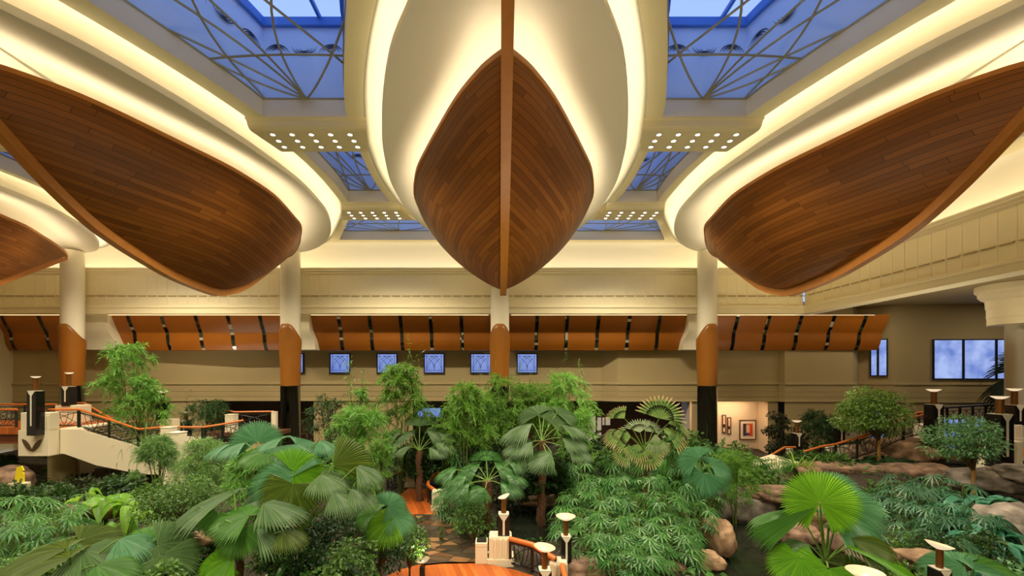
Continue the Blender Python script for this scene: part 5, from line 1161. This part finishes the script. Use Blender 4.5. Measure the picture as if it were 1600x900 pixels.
for i,(x,y,Y) in enumerate([(1352,726,19.0),(1386,716,19.2),(1416,722,19.0)]): put('bd',x,y-10,Y,34,'dark broadleaf plant between the tan boulders under the right stairs','dark broadleaf plants')
put('bg',1094,874,8.9,50,'bright broadleaf sprout at the bottom edge under the finger palms','broadleaf plants'); put('bg',1010,884,8.9,40,'low broadleaf sprout left of the bright one at the bottom edge','broadleaf plants')
put('bg',465,830,8.8,60,'upright pale broadleaf plant in the middle of the left bed','broadleaf plants'); put('bd',520,846,9.0,60,'glossy dark broadleaf plant right of the pale upright one','broadleaf plants'); put('bg',560,836,9.8,48,'striped-looking broadleaf plant in the left bed','broadleaf plants'); put('bd',430,880,8.4,50,'dark broadleaf plant at the bottom under the left palms','broadleaf plants')
put('bg',1040,655,17.6,52,'dark broadleaf plant right of the dry-tipped palm','broadleaf plants'); put('bg',1075,664,17.8,48,'broadleaf plant at the foot of the right column','broadleaf plants'); put('bd',1410,840,10.0,46,'upright dark leafy plant left of the tilted lamp','broadleaf plants'); put('bb',1556,868,9.2,40,'plant with blue light in its leaf colour at the bottom right corner','broadleaf plants'); put('bg',1366,800,11.6,40,'broad-leaved filler plant behind the right fan palm','broadleaf plants')
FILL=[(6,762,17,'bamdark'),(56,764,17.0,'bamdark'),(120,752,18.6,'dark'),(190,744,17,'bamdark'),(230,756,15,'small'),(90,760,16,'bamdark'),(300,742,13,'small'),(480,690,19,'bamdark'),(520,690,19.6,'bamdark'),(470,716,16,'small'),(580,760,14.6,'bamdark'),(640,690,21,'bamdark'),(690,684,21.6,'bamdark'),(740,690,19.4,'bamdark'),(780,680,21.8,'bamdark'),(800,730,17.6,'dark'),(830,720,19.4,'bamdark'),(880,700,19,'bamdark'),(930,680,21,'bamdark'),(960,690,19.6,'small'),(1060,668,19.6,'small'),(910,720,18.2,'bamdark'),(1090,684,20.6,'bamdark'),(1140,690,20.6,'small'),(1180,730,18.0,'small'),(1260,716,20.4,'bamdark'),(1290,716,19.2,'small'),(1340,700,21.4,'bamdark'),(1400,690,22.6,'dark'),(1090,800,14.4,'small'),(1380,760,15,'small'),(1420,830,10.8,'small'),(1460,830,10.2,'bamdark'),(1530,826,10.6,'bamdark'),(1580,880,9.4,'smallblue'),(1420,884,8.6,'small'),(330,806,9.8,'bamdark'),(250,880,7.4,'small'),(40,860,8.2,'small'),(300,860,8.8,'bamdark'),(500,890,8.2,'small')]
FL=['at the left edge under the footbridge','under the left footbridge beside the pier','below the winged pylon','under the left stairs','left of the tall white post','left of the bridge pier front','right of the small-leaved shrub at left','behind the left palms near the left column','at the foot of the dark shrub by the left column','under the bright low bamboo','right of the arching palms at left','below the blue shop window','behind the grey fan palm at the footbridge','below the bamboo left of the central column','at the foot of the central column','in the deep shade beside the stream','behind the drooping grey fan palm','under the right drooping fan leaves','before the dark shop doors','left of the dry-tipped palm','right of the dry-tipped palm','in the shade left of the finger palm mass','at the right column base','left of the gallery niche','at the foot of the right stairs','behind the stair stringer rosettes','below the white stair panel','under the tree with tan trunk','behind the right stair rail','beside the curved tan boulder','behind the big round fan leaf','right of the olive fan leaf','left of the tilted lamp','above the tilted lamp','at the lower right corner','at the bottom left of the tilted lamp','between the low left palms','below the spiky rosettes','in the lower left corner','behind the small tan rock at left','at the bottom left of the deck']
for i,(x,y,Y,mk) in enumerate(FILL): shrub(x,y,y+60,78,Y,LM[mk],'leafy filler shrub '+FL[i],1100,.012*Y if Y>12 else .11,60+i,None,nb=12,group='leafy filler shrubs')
shrub(850,712,770,84,16.8,LM['bamdark'],'dark shrub added as shade under the drooping grey fan palm at the stream',1800,.2,201,None,nb=14)  # added; dark leaves stand in for shade under the crown
shrub(656,704,750,44,18.9,LM['bamdark'],'dark shrub added as shade round the trunk of the smaller grey fan palm',1000,.2,202,None,nb=10)  # also added, its dark leaf colour standing for shade at the trunk
# ---- uncountable ground cover
r=np.random.default_rng(77); lb=LB_(); O=[];k=0
zz=[]
while len(O)<5200:
    y=r.uniform(7.2,25.5); x=r.uniform(-1.25,1.25)*y+0.0
    if not(-30<x<30): continue
    if wet(x,y)>-.12: continue
    if any(math.hypot(x-c_,y-25.5)<1.3 for c_ in CX): continue
    bad=False
    for poly in (PATH,DECKF,SLATE,DECKN):
        i,d=inpoly(x,y,poly)
        if i or d<.12: bad=True;break
    if bad: continue
    g=ground(x,y)
    for q in range(4): O.append((x+r.normal(0,.12),y+r.normal(0,.12),g+r.uniform(0,.22)))
O=np.array(O); k=len(O); a=r.uniform(0,2*PI,k); D=np.stack([np.cos(a),np.sin(a),r.uniform(.0,.9,k)],1)
lb.leaves(O,D,np.tile(np.array([0,0,1.]),(k,1))+r.normal(0,.3,(k,3)),r.uniform(.16,.4,k),r.uniform(.07,.15,k),.3,.1,.5)
gc=lb.build('ground_cover',LM['broad'],None); tag(gc,'low green ground cover leaves spread over the planted soil','ground cover',kind='stuff')
